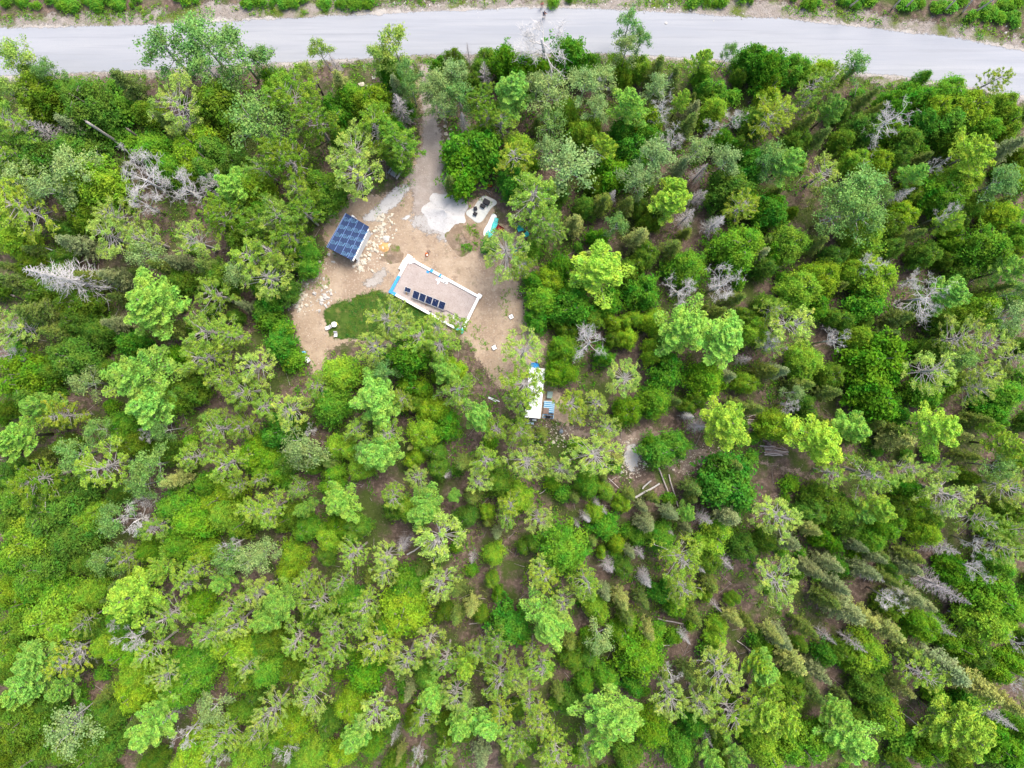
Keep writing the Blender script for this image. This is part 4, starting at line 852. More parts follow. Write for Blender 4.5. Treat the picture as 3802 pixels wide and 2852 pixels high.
Pm = np.array([at(x, y)[:2] for x, y in Pm]); herbs("mound_weeds", np.repeat(Pm, 4, 0) + np.random.default_rng(5).normal(size=(48, 2)) * .3, .22, 7, M["herb"], .8, 60, .35)
heap("dirt_pile", "small grey brown dirt pile beside the foundation's upper left corner", "dirt pile", 1455, 945, 1.7, 1.5, .45, M["mound"], 3)
heap("clay_pile", "orange clay heap between the shed rubble and the foundation", "clay pile", 1434, 925, .9, 1.2, .3, mat("orange_clay", (.46, .27, .11), .95, .25, 2), 4, .4)

# ------------------------------------------------------------------ the shed with its underlayment roof
def P3(x, y, z, off=(1150, 700), k=.1808): return Vector(at(off[0] + x * k, off[1] + y * k, z))
zr = 2.9
TL, TR, BR, BL = P3(742,505,zr+.35), P3(1222,785,zr-.1), P3(872,1478,zr-.1), P3(345,1205,zr+.35)
cen = (TL + TR + BR + BL) / 4
shed = thing("shed", "small shed with a printed dark blue roof beside the rubble", "shed", (cen.x, cen.y, 0))
def L_(p): return np.array([p.x - cen.x, p.y - cen.y, p.z])
def roofp(u, v, dz=0):      # u across the strips (TL->TR), v along them (TL->BL)
    a = L_(TL) * (1 - u) * (1 - v) + L_(TR) * u * (1 - v) + L_(BR) * u * v + L_(BL) * (1 - u) * v
    return a + np.array([0, 0, dz])
def slab(g, c4, th, m=0):
    c4 = np.array(c4); g.add(np.concatenate([c4 - [0, 0, th], c4]), [[0,3,2,1][::-1],[4,5,6,7][::-1],[0,1,5,4],[1,2,6,5],[2,3,7,6],[3,0,4,7]], m)
M["felt"] = mat("roof_felt", (.026, .045, .105), .75, .2, 3, spec=.15)
M["feltprint"] = mat("roof_felt_print", (.080, .165, .265), .75, .15, 3)
M["feltedge"] = mat("roof_felt_edge", (.16, .25, .48), .6, .1, 3)
g = G(); slab(g, [roofp(0,0), roofp(1,0), roofp(1,1), roofp(0,1)], .10)
roof = put("roof", g.mesh("roof", M["felt"]), shed)
# pale lap lines between the strips
g = G()
for (a0, a1) in ((.012,.04),(.268,.298),(.532,.56),(.79,.818)):
    w_ = .006
    slab(g, [roofp(a0-w_,0,.012), roofp(a0+w_,0,.012), roofp(a1+w_,1,.012), roofp(a1-w_,1,.012)], .008)
put("lap_edging", g.mesh("lap_edging", M["feltedge"]), roof)
# printed badge: a slanted bar above a ringed letter, repeated along each strip
g = G()
ex = (L_(TR) - L_(TL)); ex /= np.linalg.norm(ex); ey = (L_(TL) - L_(BL)); ey /= np.linalg.norm(ey)
def flat(pts, c):
    V = []
    for x, y in pts: V.append(c + ex * x + ey * y + np.array([0, 0, .010]))
    g.add(V, [[0, 1, 2, 3]])
def badge(c, k=1.0):
    # picture-space axes of the mark
    R1 = lambda x, y: ((x * .86 + y * .5) * k, (-x * .5 + y * .86) * k)
    q = lambda L: [R1(x, y) for x, y in L]
    flat(q([(.10,.62),(.30,.66),(.50,.02),(.30,-.04)]), c)                  # the bar
    for i in range(20):
        a0, a1 = 2*PI*i/20, 2*PI*(i+1)/20
        for r0, r1 in ((.34, .27), (.235, .195)):
            if r0 < .3 and i in (3, 4, 5, 6): continue
            flat(q([(-.1+r0*math.cos(a0), -.12+r0*math.sin(a0)), (-.1+r0*math.cos(a1), -.12+r0*math.sin(a1)), (-.1+r1*math.cos(a1), -.12+r1*math.sin(a1)), (-.1+r1*math.cos(a0), -.12+r1*math.sin(a0))]), c)
    flat(q([(-.2,-.2),(-.14,-.2),(-.14,.02),(-.2,.02)]), c); flat(q([(-.06,-.2),(0,-.2),(0,.02),(-.06,.02)]), c); flat(q([(-.2,-.24),(0,-.24),(0,-.19),(-.2,-.19)]), c)
for ci, (u, v0, n) in enumerate(((.135,.13,5),(.395,.075,5),(.655,.03,5),(.90,.20,4))):
    for j in range(n):
        v = v0 + j * .225
        if .03 < v < .97: badge(roofp(u, v), .88)
me = g.mesh("printed_pattern", M["feltprint"]); put("printed_pattern", me, roof)
g = G(); slab(g, [roofp(1.006,.06,-.04), roofp(1.03,.06,-.05), roofp(1.05,1.0,-.05), roofp(1.006,1.0,-.04)], .06)
put("eave_board", g.mesh("eave_board", M["whitepaint"]), roof)
g = G(); slab(g, [roofp(-.02,0,-.03), roofp(-.005,0,-.03), roofp(-.005,1,-.03), roofp(-.02,1,-.03)], .08)
put("drip_edge", g.mesh("drip_edge", mat("drip_metal", (.18,.22,.30), .4, .1, 3, metal=.5)), roof)
sh = .94
def wallq(u0, v0, u1, v1, name, m):
    a, b = roofp(u0, v0, -.10), roofp(u1, v1, -.10); g = G()
    d = b - a; n_ = np.array([-d[1], d[0], 0]); n_ = n_ / np.linalg.norm(n_) * .06
    lo = lambda p: np.array([p[0], p[1], 0])
    g.add([lo(a)-n_, lo(b)-n_, b-n_, a-n_, lo(a)+n_, lo(b)+n_, b+n_, a+n_], [[0,1,2,3],[7,6,5,4],[0,4,5,1],[1,5,6,2],[2,6,7,3],[3,7,4,0]])
    put(name, g.mesh(name, m), shed)
M["sheath"] = mat("shed_sheathing", (.50, .52, .52), .7, .1, 3)
wallq(.06,.06,.94,.06,"wall",M["sheath"]); wallq(.985,.09,.985,.91,"wall",M["whitepaint"]); wallq(.94,.94,.06,.94,"wall",M["wood"]); wallq(.04,.91,.04,.09,"wall",M["sheath"])
for u in (.10, .38, .64, .92):
    g = G(); a = roofp(u, .985, -.1); g.box((a[0], a[1], a[2] / 2), (.1, .1, a[2])); put("post", g.mesh("post", M["wood"]), shed)
g = G(); a = roofp(.23, -.035); g.box((a[0], a[1], 1.6), (.42, .22, 1.9), .0 - .52); o = put("vent_box", g.mesh("vent_box", M["whitepaint"]), shed); bev(o, .02)

# ------------------------------------------------------------------ the foundation: foam block walls round a gravel floor
def F3(x, y, z): return Vector(at(1400 + x * .21697, 900 + y * .21697, z))
hw = .62
fTL, fTR, fBR, fBL = F3(545,270,hw), F3(1742,930,hw), F3(1447,1525,hw), F3(232,845,hw)
fc = (fTL + fTR + fBR + fBL) / 4
fnd = thing("foundation", "rectangular house foundation of white foam blocks filled with gravel", "foundation", (fc.x, fc.y, 0))
def loc(p): return np.array([p.x - fc.x, p.y - fc.y, 0])
c4 = [loc(p) for p in (fTL, fTR, fBR, fBL)]
def bar(g, a, b, th, z0, z1, m=0, ext=0.0, shift=0.0):
    d = b - a; L = np.linalg.norm(d); d = d / L; n_ = np.array([-d[1], d[0], 0]); a = a - d * ext + n_ * shift; b = b + d * ext + n_ * shift
    h = n_ * th / 2; V = [a-h, b-h, b+h, a+h]; V = [v + [0,0,z0] for v in V] + [v + [0,0,z1] for v in V]
    g.add(V, [[0,3,2,1],[4,5,6,7],[0,1,5,4],[1,2,6,5],[2,3,7,6],[3,0,4,7]], m)
def seg(i, j, t0, t1): a, b = c4[i], c4[j]; return a + (b - a) * t0, a + (b - a) * t1
rw_ = np.random.default_rng(77)
for (i, j, e) in ((0,1,.18),(1,2,-.19),(2,3,.18),(3,0,-.19)):
    g = G(); a, b = seg(i, j, 0, 1); d = b - a; L = np.linalg.norm(d); n = int(L / 1.2); 
    bar(g, a, b, .36, 0, hw, ext=e)
    # foam top: raised inner and outer lips with knocked off bits
    for sgn in (-1, 1):
        t = 0
        while t < L:
            l = rw_.uniform(.5, 1.4); 
            if rw_.random() > .12: bar(g, a + d / L * t, a + d / L * min(L, t + l), .07, hw, hw + rw_.uniform(.02, .07), shift=sgn * .15)
            t += l + .01
    w_o = put("wall", g.mesh("wall", M["white"]), fnd)
    if (i, j) == (3, 0):
        g = G(); a, b = seg(3, 0, -.02, .47); bar(g, a, b, .42, .12, hw + .085); put("blue_wrap", g.mesh("blue_wrap", M["blue"]), w_o)
    if (i, j) == (0, 1):
        for t0, t1 in ((.305, .345), (.435, .462)):
            g = G(); a, b = seg(0, 1, t0, t1); bar(g, a, b, .44, .12, hw + .085); put("blue_wrap", g.mesh("blue_wrap", M["blue"]), w_o)
        g = G(); a, b = seg(0, 1, .27, .305); bar(g, a, b, .3, .3, hw - .1, shift=-.45); o = put("blue_flap", g.mesh("blue_flap", M["blue"]), w_o); bev(o, .04)
    if (i, j) == (1, 2):
        g = G(); a, b = seg(1, 2, .92, 1.04); bar(g, a, b, .46, .1, hw + .085); put("turquoise_wrap", g.mesh("turquoise_wrap", M["tealtape"]), w_o)
    if (i, j) == (2, 3):
        g = G(); a, b = seg(2, 3, -.01, .10); bar(g, a, b, .30, .1, hw + .09); put("turquoise_wrap", g.mesh("turquoise_wrap", M["tealtape"]), w_o)
        g = G(); a, b = seg(2, 3, .93, 1.02); bar(g, a, b, .46, .1, hw + .075); put("blue_wrap", g.mesh("blue_wrap", M["blue"]), w_o)
for (x, y, r_) in ((545,262,.42),(1752,918,.34)):
    p = F3(x, y, hw); g = G(); g.box((p.x-fc.x, p.y-fc.y, hw/2+.05), (r_*1.9, r_*1.9, hw+.12), -.52); o = put("corner_block", g.mesh("corner_block", M["white"]), fnd); bev(o, .06)
    if x < 1000:
        g = G(); g.tube([(p.x-fc.x, p.y-fc.y, hw), (p.x-fc.x, p.y-fc.y, hw+.2)], .17, 8); put("cap", g.mesh("cap", M["rockgrey"]), o)
g = G(); bar(g, (c4[0]+c4[3])/2, (c4[1]+c4[2])/2, np.linalg.norm(c4[0]-c4[3])-.36, .02, hw-.17, ext=-.18)
put("gravel_fill", g.mesh("gravel_fill", M["gravel"]), fnd)
# foam offcuts lying on the gravel
oc = 0
for x, y, w_, h_, a, lb in ((1115,655,150,42,-.5,"long torn white foam offcut on the gravel against the foundation's upper wall"),(1050,690,60,26,.9,"small white foam offcut on the gravel, lowest of the offcuts"),(1040,640,70,24,-.1,"thin white foam strip on the gravel, the offcut closest to the blue flap"),(1175,690,60,30,-.5,"square white foam offcut on the gravel, the offcut closest to the turquoise corner"),(600,335,120,40,.35,"white foam offcut on the gravel inside the foundation's upper left corner")):
    p = F3(x, y, .5); g = G(); g.box((0,0,0), (w_*.0087, h_*.0087, .1)); g.box((w_*.002, h_*.006, .01), (w_*.005, h_*.005, .08), .4)
    o = put("foam_offcut", g.mesh("foam_offcut", M["white"]), loc=(p.x, p.y, .51)); o.rotation_euler = (0, 0, a); tag(o, lb, "foam offcut", "foam offcuts on the gravel"); bev(o, .02)
p = F3(430, 385, .3); g = G(); g.box((0,0,.2), (.42, 1.5, .4)); g.box((.02,.9,.15), (.3,.5,.3), .2)
o = put("foam_block", g.mesh("foam_block", M["white"]), loc=(p.x, p.y, 0)); o.rotation_euler = (0,0,-.5); tag(o, "white foam block lying outside the foundation's upper left wall", "foam block"); bev(o, .03)

# solar panels
def solar(n, wid, hgt, tilt, name, label, sx, sy, rz, zb, posts):
    X, Y, _ = at(sx, sy, zb); t = thing(name, label, "solar panel", (X, Y, 0), rz)
    ct, st = math.cos(tilt), math.sin(tilt)
    tot = n * wid + (n - 1) * .06
    for i in range(n):
        cx = -tot / 2 + wid / 2 + i * (wid + .06)
        f = lambda x, y, z: np.array([cx + x, y * ct - z * st, zb + y * st + z * ct])
        # frame with cells as sub-part
        g = G(); a, b = wid / 2, hgt / 2
        for (x0, x1, y0, y1) in ((-a, a, b-.05, b), (-a, a, -b, -b+.05), (-a, -a+.05, -b+.05, b-.05), (a-.05, a, -b+.05, b-.05)):
            g.add([f(x0,y0,-.02), f(x1,y0,-.02), f(x1,y1,-.02), f(x0,y1,-.02), f(x0,y0,.025), f(x1,y0,.025), f(x1,y1,.025), f(x0,y1,.025)], [[0,3,2,1],[4,5,6,7],[0,1,5,4],[1,2,6,5],[2,3,7,6],[3,0,4,7]])
        pn_ = put("panel", g.mesh("panel", M["alu"]), t)
        g = G(); nx, ny = 4, 9; w_, h_ = (wid - .1) / nx, (hgt - .1) / ny
        g.add([f(-a+.05,-b+.05,-.012), f(a-.05,-b+.05,-.012), f(a-.05,b-.05,-.012), f(-a+.05,b-.05,-.012)], [[0,1,2,3]], 1)
        for ix in range(nx):
            for iy in range(ny):
                x0 = -a+.05+ix*w_+.012; y0 = -b+.05+iy*h_+.006
                g.add([f(x0,y0,.004), f(x0+w_-.024,y0,.004), f(x0+w_-.024,y0+h_-.012,.004), f(x0,y0+h_-.012,.004)], [[0,1,2,3]])
        put("cells", g.mesh("cells", [M["cell"], M["cellgap"]]), pn_)
    for px_, m_ in posts:
        g = G(); y0 = -hgt / 2 * ct; z0 = zb - hgt / 2 * st
        g.tube([(px_, y0 - .75, .0), (px_, y0 + .1, z0 - .03)], .05, 4); put("brace", g.mesh("brace", M[m_]), t)
        g = G(); g.tube([(px_, .25, 0), (px_, .25, zb + .2)], .05, 4); put("post", g.mesh("post", M[m_]), t)
    g = G(); g.box((0, hgt*.2*ct, zb + hgt*.2*st - .06), (tot, .05, .05)); g.box((0, -hgt*.2*ct, zb - hgt*.2*st - .06), (tot, .05, .05)); put("rail", g.mesh("rail", M["alu"]), t)
    return t
M["alu"] = mat("aluminium", (.62, .63, .65), .35, .05, 5, metal=.3)
M["cell"] = mat("solar_cell", (.010, .022, .085), .15, .25, 6, spec=.6); M["cellgap"] = mat("solar_gap", (.16, .20, .30), .4, .05, 5)
M["rustwood"] = mat("red_brown_post", (.34, .14, .06), .8, .2, 6); M["palewood"] = mat("pale_post", (.50, .42, .38), .8, .2, 6); M["tanwood"] = mat("orange_tan_post", (.55, .30, .08), .8, .2, 6)
sx_, sy_ = 1400 + 886*.21697, 900 + 990*.21697
solar(5, .96, 1.30, math.radians(32), "solar_array", "row of five dark blue solar panels standing over the foundation gravel", sx_, sy_, -.375, 1.35, [(-.25,"rustwood"),(.95,"palewood")])
solar(1, .92, .80, math.radians(32), "solar_module", "single dark blue solar panel set apart from the row of five", 1400+523*.21697, 900+813*.21697, -.35, 1.3, [(-.1,"tanwood")])
def rod(name, label, cat, pts, r_, m, zoff=None):
    P = [np.array(F3(x, y, z)) for x, y, z in pts]; c = P[0]; g = G(); g.tube([p - [c[0], c[1], 0] for p in P], r_, 6)
    o = put(name, g.mesh(name, m, False), loc=(c[0], c[1], 0)); return tag(o, label, cat)
rod("steel_angle", "long bent dark steel pipe lying on the gravel below the solar panels", "pipe", [(1060,1205,.5),(1185,1165,.5),(1310,1235,.5),(1430,1295,.5)], .05, M["steel"])
rod("steel_bar", "short dark steel bar lying across the foundation's lower wall", "pipe", [(1000,1215,.75),(1070,1245,.74),(1122,1275,.55)], .06, M["steel"])
hp = [(1345+38*math.cos(a), 1275+48*math.sin(a), .5) for a in np.linspace(-.5, 5.2, 22)] + [(1320,1330,.5),(1380,1345,.5),(1420,1390,.5),(1400,1440,.5)]
rod("hose", "white garden hose looped on the gravel by the bent pipe", "hose", hp, .03, M["white"])
rod("steel_plate", "small dark block sitting on the foundation's lower wall", "block", [(885,1180,.68),(935,1180,.68)], .12, M["steel"])

# small orange can and dark frame in the yard
X, Y, _ = at(1585, 947); t = thing("fuel_can", "small orange fuel can with a white cap lying in the yard", "fuel can", (X, Y, 0), .3)
g = G(); g.box((0,0,.16), (.34,.42,.32)); g.box((0,.27,.14), (.24,.16,.22)); o = put("body", g.mesh("body", M["orange"]), t); bev(o, .05)
g = G(); g.tube([(.05,-.1,.32),(.05,-.1,.40)], .10, 8); put("cap", g.mesh("cap", M["white"]), t)
g = G(); g.tube([(-.1,-.15,.32),(-.1,-.15,.42),(-.1,.15,.42),(-.1,.15,.32)], .025, 6); put("handle", g.mesh("handle", M["red"]), t)
X, Y, _ = at(1593, 936); t = thing("folding_stool", "small dark folding stool frame next to the orange fuel can", "stool", (X, Y, 0), .7)
for sx1 in (-.17, .17):
    g = G(); g.tube([(sx1,-.2,0),(sx1,.2,.4)], .022, 6); g.tube([(sx1*.85,.2,0),(sx1*.85,-.2,.4)], .022, 6); put("leg", g.mesh("leg", M["steel"]), t)
g = G(); g.box((0,.17,.405), (.42,.10,.02)); g.box((0,-.17,.405), (.42,.10,.02)); put("seat", g.mesh("seat", mat("brown_canvas", (.20,.13,.10), .9, .2, 9)), t)

# well covers
for sx, sy, rz, lb in ((1848+51-1, 1150+155*.168, .5, "white square well cover with a grey lid by the deep green trees"), (1810+147*.168, 1150+838*.168, .5, "white square well cover with a grey lid near the trailer")):
    X, Y, _ = at(sx, sy, .3); t = thing("well_cover", lb, "well cover", (X, Y, 0), rz, "well covers")
    g = G(); g.box((0,0,.16), (.62,.62,.32)); o = put("base", g.mesh("base", M["white"]), t); bev(o, .05)
    g = G(); g.tube([(0,.0,.32),(0,0,.36)], .19, 16 if False else 8); put("lid", g.mesh("lid", M["rockgrey"]), t)
    g = G(); g.box((.36,.05,.1), (.08,.4,.2)); g.box((0,.36,.08), (.4,.08,.16)); put("strap", g.mesh("strap", M["black"]), t)

# tarps with crates
def soft_sheet(name, label, cat, pts, off, k, m, seed, h=.06):
    W = [at(off[0] + x * k, off[1] + y * k)[:2] for x, y in pts]; c = np.mean(W, 0)
    poly = np.array(W); q = np.vstack([poly, poly[:1]]); sg = np.linalg.norm(np.diff(q, axis=0), axis=1); cum = np.r_[0, np.cumsum(sg)]
    s_ = np.linspace(0, cum[-1], 90, endpoint=False); X = np.interp(s_, cum, q[:,0]); Y = np.interp(s_, cum, q[:,1]); ker = np.ones(7) / 7
    pad = lambda a: np.r_[a[-7:], a, a[:7]]; X = np.convolve(pad(X), ker, 'same')[7:-7]; Y = np.convolve(pad(Y), ker, 'same')[7:-7]
    bm = bmesh.new(); r = np.random.default_rng(seed); prev = None; top = None
    rings = []
    for f, z in ((1, .0), (1.0, h * .6), (.97, h), (.8, h), (.55, h * 1.1), (.3, h)):
        rings.append([bm.verts.new(((x - c[0]) * f, (y - c[1]) * f, z + (r.normal() * .008 if f < .98 else 0))) for x, y in zip(X, Y)])
    for A, B in zip(rings, rings[1:]):
        for i in range(90): bm.faces.new([A[i], A[(i+1)%90], B[(i+1)%90], B[i]])
    bm.faces.new(rings[-1]); bmesh.ops.recalc_face_normals(bm, faces=bm.faces[:])
    me = bpy.data.meshes.new(name); bm.to_mesh(me); bm.free(); me.materials.append(m)
    o = put(name, me, loc=(c[0], c[1], .02)); return tag(o, label, cat)
M["tarp"] = mat("white_tarp", (.50, .51, .47), .6, .08, 1.5)
soft_sheet("ground_tarp", "white tarp spread on the ground under four black crates", "tarp", [(985,225),(1110,270),(1240,340),(1240,395),(1150,440),(1060,560),(990,680),(930,740),(860,755),(760,670),(640,580),(650,530),(690,500),(790,470),(830,400),(930,260)], (1600,680), .1989, M["tarp"], 1)
soft_sheet("ground_tarp", "white tarp with turquoise furniture standing on it", "tarp", [(1150,560),(1110,640),(1060,760),(1000,850),(975,930),(990,1000),(1090,1040),(1170,960),(1240,780),(1230,600)], (1600,680), .1989, M["white"], 2)
def crate(x, y, w_, d_, rz, h, lb):
    X, Y, _ = at(1600 + x * .1989, 680 + y * .1989, h); t = thing("storage_crate", lb, "crate", (X, Y, .08), rz, "black crates on the tarp"); k = .1989 / 25.6; a, b = w_ * k, d_ * k
    g = G(); g.box((0,0,h/2), (a*.94,b*.94,h)); o = put("body", g.mesh("body", M["black"]), t); bev(o, .03)
    g = G(); g.box((0,0,h+.025), (a,b,.05)); g.box((0,0,h+.06), (a*.8,b*.74,.03)); o = put("lid", g.mesh("lid", M["black"]), t); bev(o, .02)
crate(1035,350,125,95,-.5,.5,"largest black crate at the upper end of the white tarp")
crate(965,428,100,62,-.5,.4,"flat black crate next to the largest one on the white tarp")
crate(830,472,66,66,.25,.4,"black crate at the tarp's left edge under green branches")
crate(826,572,75,62,-.45,.4,"lowest black crate alone on the middle of the white tarp")

# turquoise garden chairs, lounger and the red barrow
def chair(x, y, rz, lb, sc=1.0):
    X, Y, _ = at(1600 + x * .1989, 680 + y * .1989, .4); t = thing("garden_chair", lb, "chair", (X, Y, 0.05), rz, "turquoise garden chairs"); t.scale = (sc,)*3
    g = G()
    for i in range(5): g.box((-.24+i*.12, 0, .38 - .0*i), (.105,.5,.025))
    put("seat", g.mesh("seat", M["teal"]), t)
    g = G()
    for i in range(5): g.box((-.24+i*.12, .36, .72), (.105,.03,.75 - abs(i-2)*.06), 0, 0, -.38)
    put("backrest", g.mesh("backrest", M["teal"]), t)
    for s_ in (-1, 1):
        g = G(); g.box((s_*.36, .0, .58), (.12,.66,.025)); put("armrest", g.mesh("armrest", M["teal"]), t)
        for yy in (-.24, .24):
            g = G(); g.box((s_*.32, yy, .285), (.06,.06,.57)); put("leg", g.mesh("leg", M["teal"]), t)
chair(1090, 950, 2.4, "turquoise slatted chair at the lower end of the white tarp", 1.05)
chair(1670, 865, .3, "turquoise chair under the pine, upper of the pair")
chair(1770, 955, -2.6, "turquoise chair under the pine, lower of the pair")
chair(1545, 1265, -1.2, "turquoise chair next to the slatted white bench, upper one", .95)
chair(1565, 1365, -.5, "turquoise chair next to the slatted white bench, lower one", .95)
X, Y, _ = at(1600+1185*.1989, 680+800*.1989, .4); t = thing("sun_lounger", "turquoise slatted sun lounger on the white tarp's edge", "lounger", (X, Y, .05), -.3)
g = G()
for i in range(11): g.box((0, -.85+i*.13, .36), (.62,.10,.03))
put("seat", g.mesh("seat", M["tealtape"]), t)
g = G()
for i in range(5): g.box((0, .62+i*.11, .42+i*.08), (.62,.10,.03), 0, 0, .6)
put("backrest", g.mesh("backrest", M["tealtape"]), t)
for s_ in (-1, 1):
    g = G(); g.box((s_*.34,-.2,.33), (.05,1.5,.07)); put("rail", g.mesh("rail", M["teal"]), t)
    for yy in (-.8,.5):
        g = G(); g.box((s_*.34,yy,.15), (.06,.06,.3)); put("leg", g.mesh("leg", M["teal"]), t)
X, Y, _ = at(1600+1290*.1989, 680+850*.1989, .4); t = thing("wheelbarrow", "red wheelbarrow beside the turquoise lounger under the pine", "wheelbarrow", (X, Y, 0), 1.0)
g = G(); V = [(-.25,-.4,.3),(.25,-.4,.3),(.25,.35,.3),(-.25,.35,.3),(-.36,-.55,.6),(.36,-.55,.6),(.36,.55,.6),(-.36,.55,.6)]
g.add(V, [[0,1,2,3],[0,4,5,1],[1,5,6,2],[2,6,7,3],[3,7,4,0]]); o = put("tray", g.mesh("tray", M["red"]), t); sm = o.modifiers.new("t", 'SOLIDIFY'); sm.thickness = .02
for s_ in (-1, 1):
    g = G(); g.tube([(s_*.1,.75,.25),(s_*.22,-.2,.28),(s_*.3,-1.0,.55)], .025, 6); put("handle", g.mesh("handle", M["steel"]), t)
    g = G(); g.tube([(s_*.22,-.3,.28),(s_*.24,-.4,.0)], .02, 6); put("leg", g.mesh("leg", M["steel"]), t)
g = G(); a = np.linspace(0, 2*PI, 15); g.tube(np.stack([np.zeros(15), .75+.17*np.cos(a), .2+.17*np.sin(a)], 1), .05, 6); put("wheel", g.mesh("wheel", M["black"]), t)
def bench_table(name, label, cat, sx, sy, rz, L, W, H, m, planks, zz=.7):
    X, Y, _ = at(sx, sy, zz); t = thing(name, label, cat, (X, Y, 0), rz)
    g = G(); w_ = W / planks
    for i in range(planks): g.box((0, -W/2 + w_*(i+.5), H), (L, w_*.86, .04))
    put("tabletop", g.mesh("tabletop", m), t)
    for a in (-1, 1):
        for b in (-1, 1):
            g = G(); g.box((a*(L/2-.12), b*(W/2-.08), H/2-.02), (.08,.08,H-.04)); put("leg", g.mesh("leg", m), t)
    return t
bench_table("slatted_bench", "weathered white slatted bench under the pine by the turquoise chairs", "bench", 1600+1735*.1989, 680+1450*.1989, -.42, 1.5, .95, .45, M["whitepaint"], 4, .45)
# picnic table
t = bench_table("picnic_table", "grey picnic table with two benches below the driveway pines", "picnic table", 1420+600*.0788, 600+430*.0788, .98, 1.75, .75, .75, M["greywood"], 5)
for s_ in (-1, 1):
    g = G(); g.box((0, s_*.75, .44), (1.75,.26,.04)); put("bench", g.mesh("bench", M["greywood"] if s_ > 0 else M["logpale"]), t)
for a in (-.6, .6):
    g = G(); g.box((a, 0, .38), (.05,1.7,.09)); g.tube([(a-.06,-.6,0),(a-.06,-.2,.73)], .04, 4); g.tube([(a-.06,.6,0),(a-.06,.2,.73)], .04, 4); put("cross_frame", g.mesh("cross_frame", M["greywood"]), t)
g = G(); g.box((0,-.42,.78), (1.75,.04,.03)); put("edge_trim", g.mesh("edge_trim", M["palewood"]), t)

# orange barrier behind the big green tree
X, Y, _ = at(1817, 689, .5); t = thing("slatted_barrier", "small orange slatted barrier in shade under the deep green tree", "barrier", (X, Y, 0), 0)
for i in range(4):
    g = G(); g.box((-.3+i*.2,0,.42), (.10,.05,.8), 0, 0, .6); o = put("slat", g.mesh("slat", M["orange"]), t)
g = G(); g.box((0,.12,.62), (.8,.03,.06)); g.box((0,-.12,.24), (.8,.03,.06)); put("rail", g.mesh("rail", M["red"]), t)

# lawn loungers, round table with a yellow post, white chair, blue box
M["greyweave"] = mat("grey_white_weave", (.60,.58,.60), .7, .06, 30)
def lounge(sx, sy, L, W, rz, lb):
    X, Y, _ = at(sx, sy, .35); t = thing("lawn_lounger", lb, "lounger", (X, Y, 0), rz, "loungers on the lawn")
    prof = [(-L/2,.42),(-L*.3,.36),(-.05*L,.30),(.15*L,.36),(.32*L,.52),(L/2,.75)]
    g = G()
    V = [(x, s_*W/2, z) for x, z in prof for s_ in (-1, 1)]; g.add(V, [[2*i,2*i+2,2*i+3,2*i+1] for i in range(5)])
    o = put("seat", g.mesh("seat", M["greyweave"]), t); sm = o.modifiers.new("t", 'SOLIDIFY'); sm.thickness = .04
    for s_ in (-1, 1):
        for x in (-L*.38, L*.22):
            g = G(); g.box((x, s_*(W/2-.04), .16), (.05,.05,.32)); put("leg", g.mesh("leg", M["greyweave"]), t)
    g = G(); g.box((L*.42,0,.35), (.04,W*.8,.7)); put("back_support", g.mesh("back_support", M["greyweave"]), t)
lounge(1200+228*.084, 1180+432*.084, .95, .52, .38, "grey white lounger beside the round table on the lawn")
lounge(1200+548*.084, 1180+728*.084, .76, .50, 1.57, "grey white lounger by itself at the lawn's lower edge")
X, Y, _ = at(1200+482*.084, 1180+295*.084, .6); t = thing("garden_table", "white rounded garden table beside the lounger on the lawn", "table", (X, Y, 0), .2)
bm = bmesh.new(); pv = [bm.verts.new((.36*math.copysign(abs(math.cos(a))**.7, math.cos(a)), .38*math.copysign(abs(math.sin(a))**.7, math.sin(a)), 0)) for a in np.linspace(0, 2*PI, 28, endpoint=False)]
bm.faces.new(pv); ex_ = bmesh.ops.extrude_face_region(bm, geom=bm.faces[:]); bmesh.ops.translate(bm, verts=[v for v in ex_["geom"] if isinstance(v, bmesh.types.BMVert)], vec=(0,0,.05)); bmesh.ops.recalc_face_normals(bm, faces=bm.faces[:])
me = bpy.data.meshes.new("tabletop"); bm.to_mesh(me); bm.free(); me.materials.append(M["white"]); put("tabletop", me, t, (0,0,.58))
for a in range(4):
    g = G(); q = PI/4 + a*PI/2; g.tube([(.24*math.cos(q),.24*math.sin(q),.58),(.30*math.cos(q),.30*math.sin(q),0)], .03, 6); put("leg", g.mesh("leg", M["white"]), t)
X, Y, _ = at(1200+615*.084, 1180+262*.084, .2); g = G(); g.tube([(-.12,.18,.05),(.12,-.18,.06)], .045, 6); g.tube([(-.12,.18,.05),(-.15,.22,.05)], .06, 6)
o = put("yellow_tube", g.mesh("yellow_tube", mat("pale_yellow", (.62,.58,.16), .6, .1, 6)), loc=(X,Y,0)); tag(o, "pale yellow tube lying on the grass beside the garden table", "tube")
X, Y, _ = at(1110+510*.063, 1290+745*.063, .5); t = thing("plastic_chair", "white plastic chair alone at the yard's lower left tip", "chair", (X, Y, 0), .7)
g = G(); g.box((0,0,.44), (.62,.62,.05)); o = put("seat", g.mesh("seat", M["white"]), t); bev(o, .02, 3)
g = G(); g.box((0,.33,.68), (.58,.05,.48), 0, 0, -.15); o = put("backrest", g.mesh("backrest", M["white"]), t); bev(o, .02)
for a in (-1,1):
    for b in (-1,1):
        g = G(); g.box((a*.26,b*.26,.21), (.05,.05,.42)); put("leg", g.mesh("leg", M["white"]), t)
    g = G(); g.box((a*.32,0,.64), (.05,.55,.04)); put("armrest", g.mesh("armrest", M["white"]), t)
X, Y, _ = at(1110+275*.063, 1290+300*.063, .3); t = thing("cool_box", "small bright blue cool box on bare earth near the white chair", "cool box", (X, Y, 0), .2)
g = G(); g.box((0,0,.17), (.5,.32,.34)); o = put("body", g.mesh("body", M["blue"]), t); bev(o, .03)
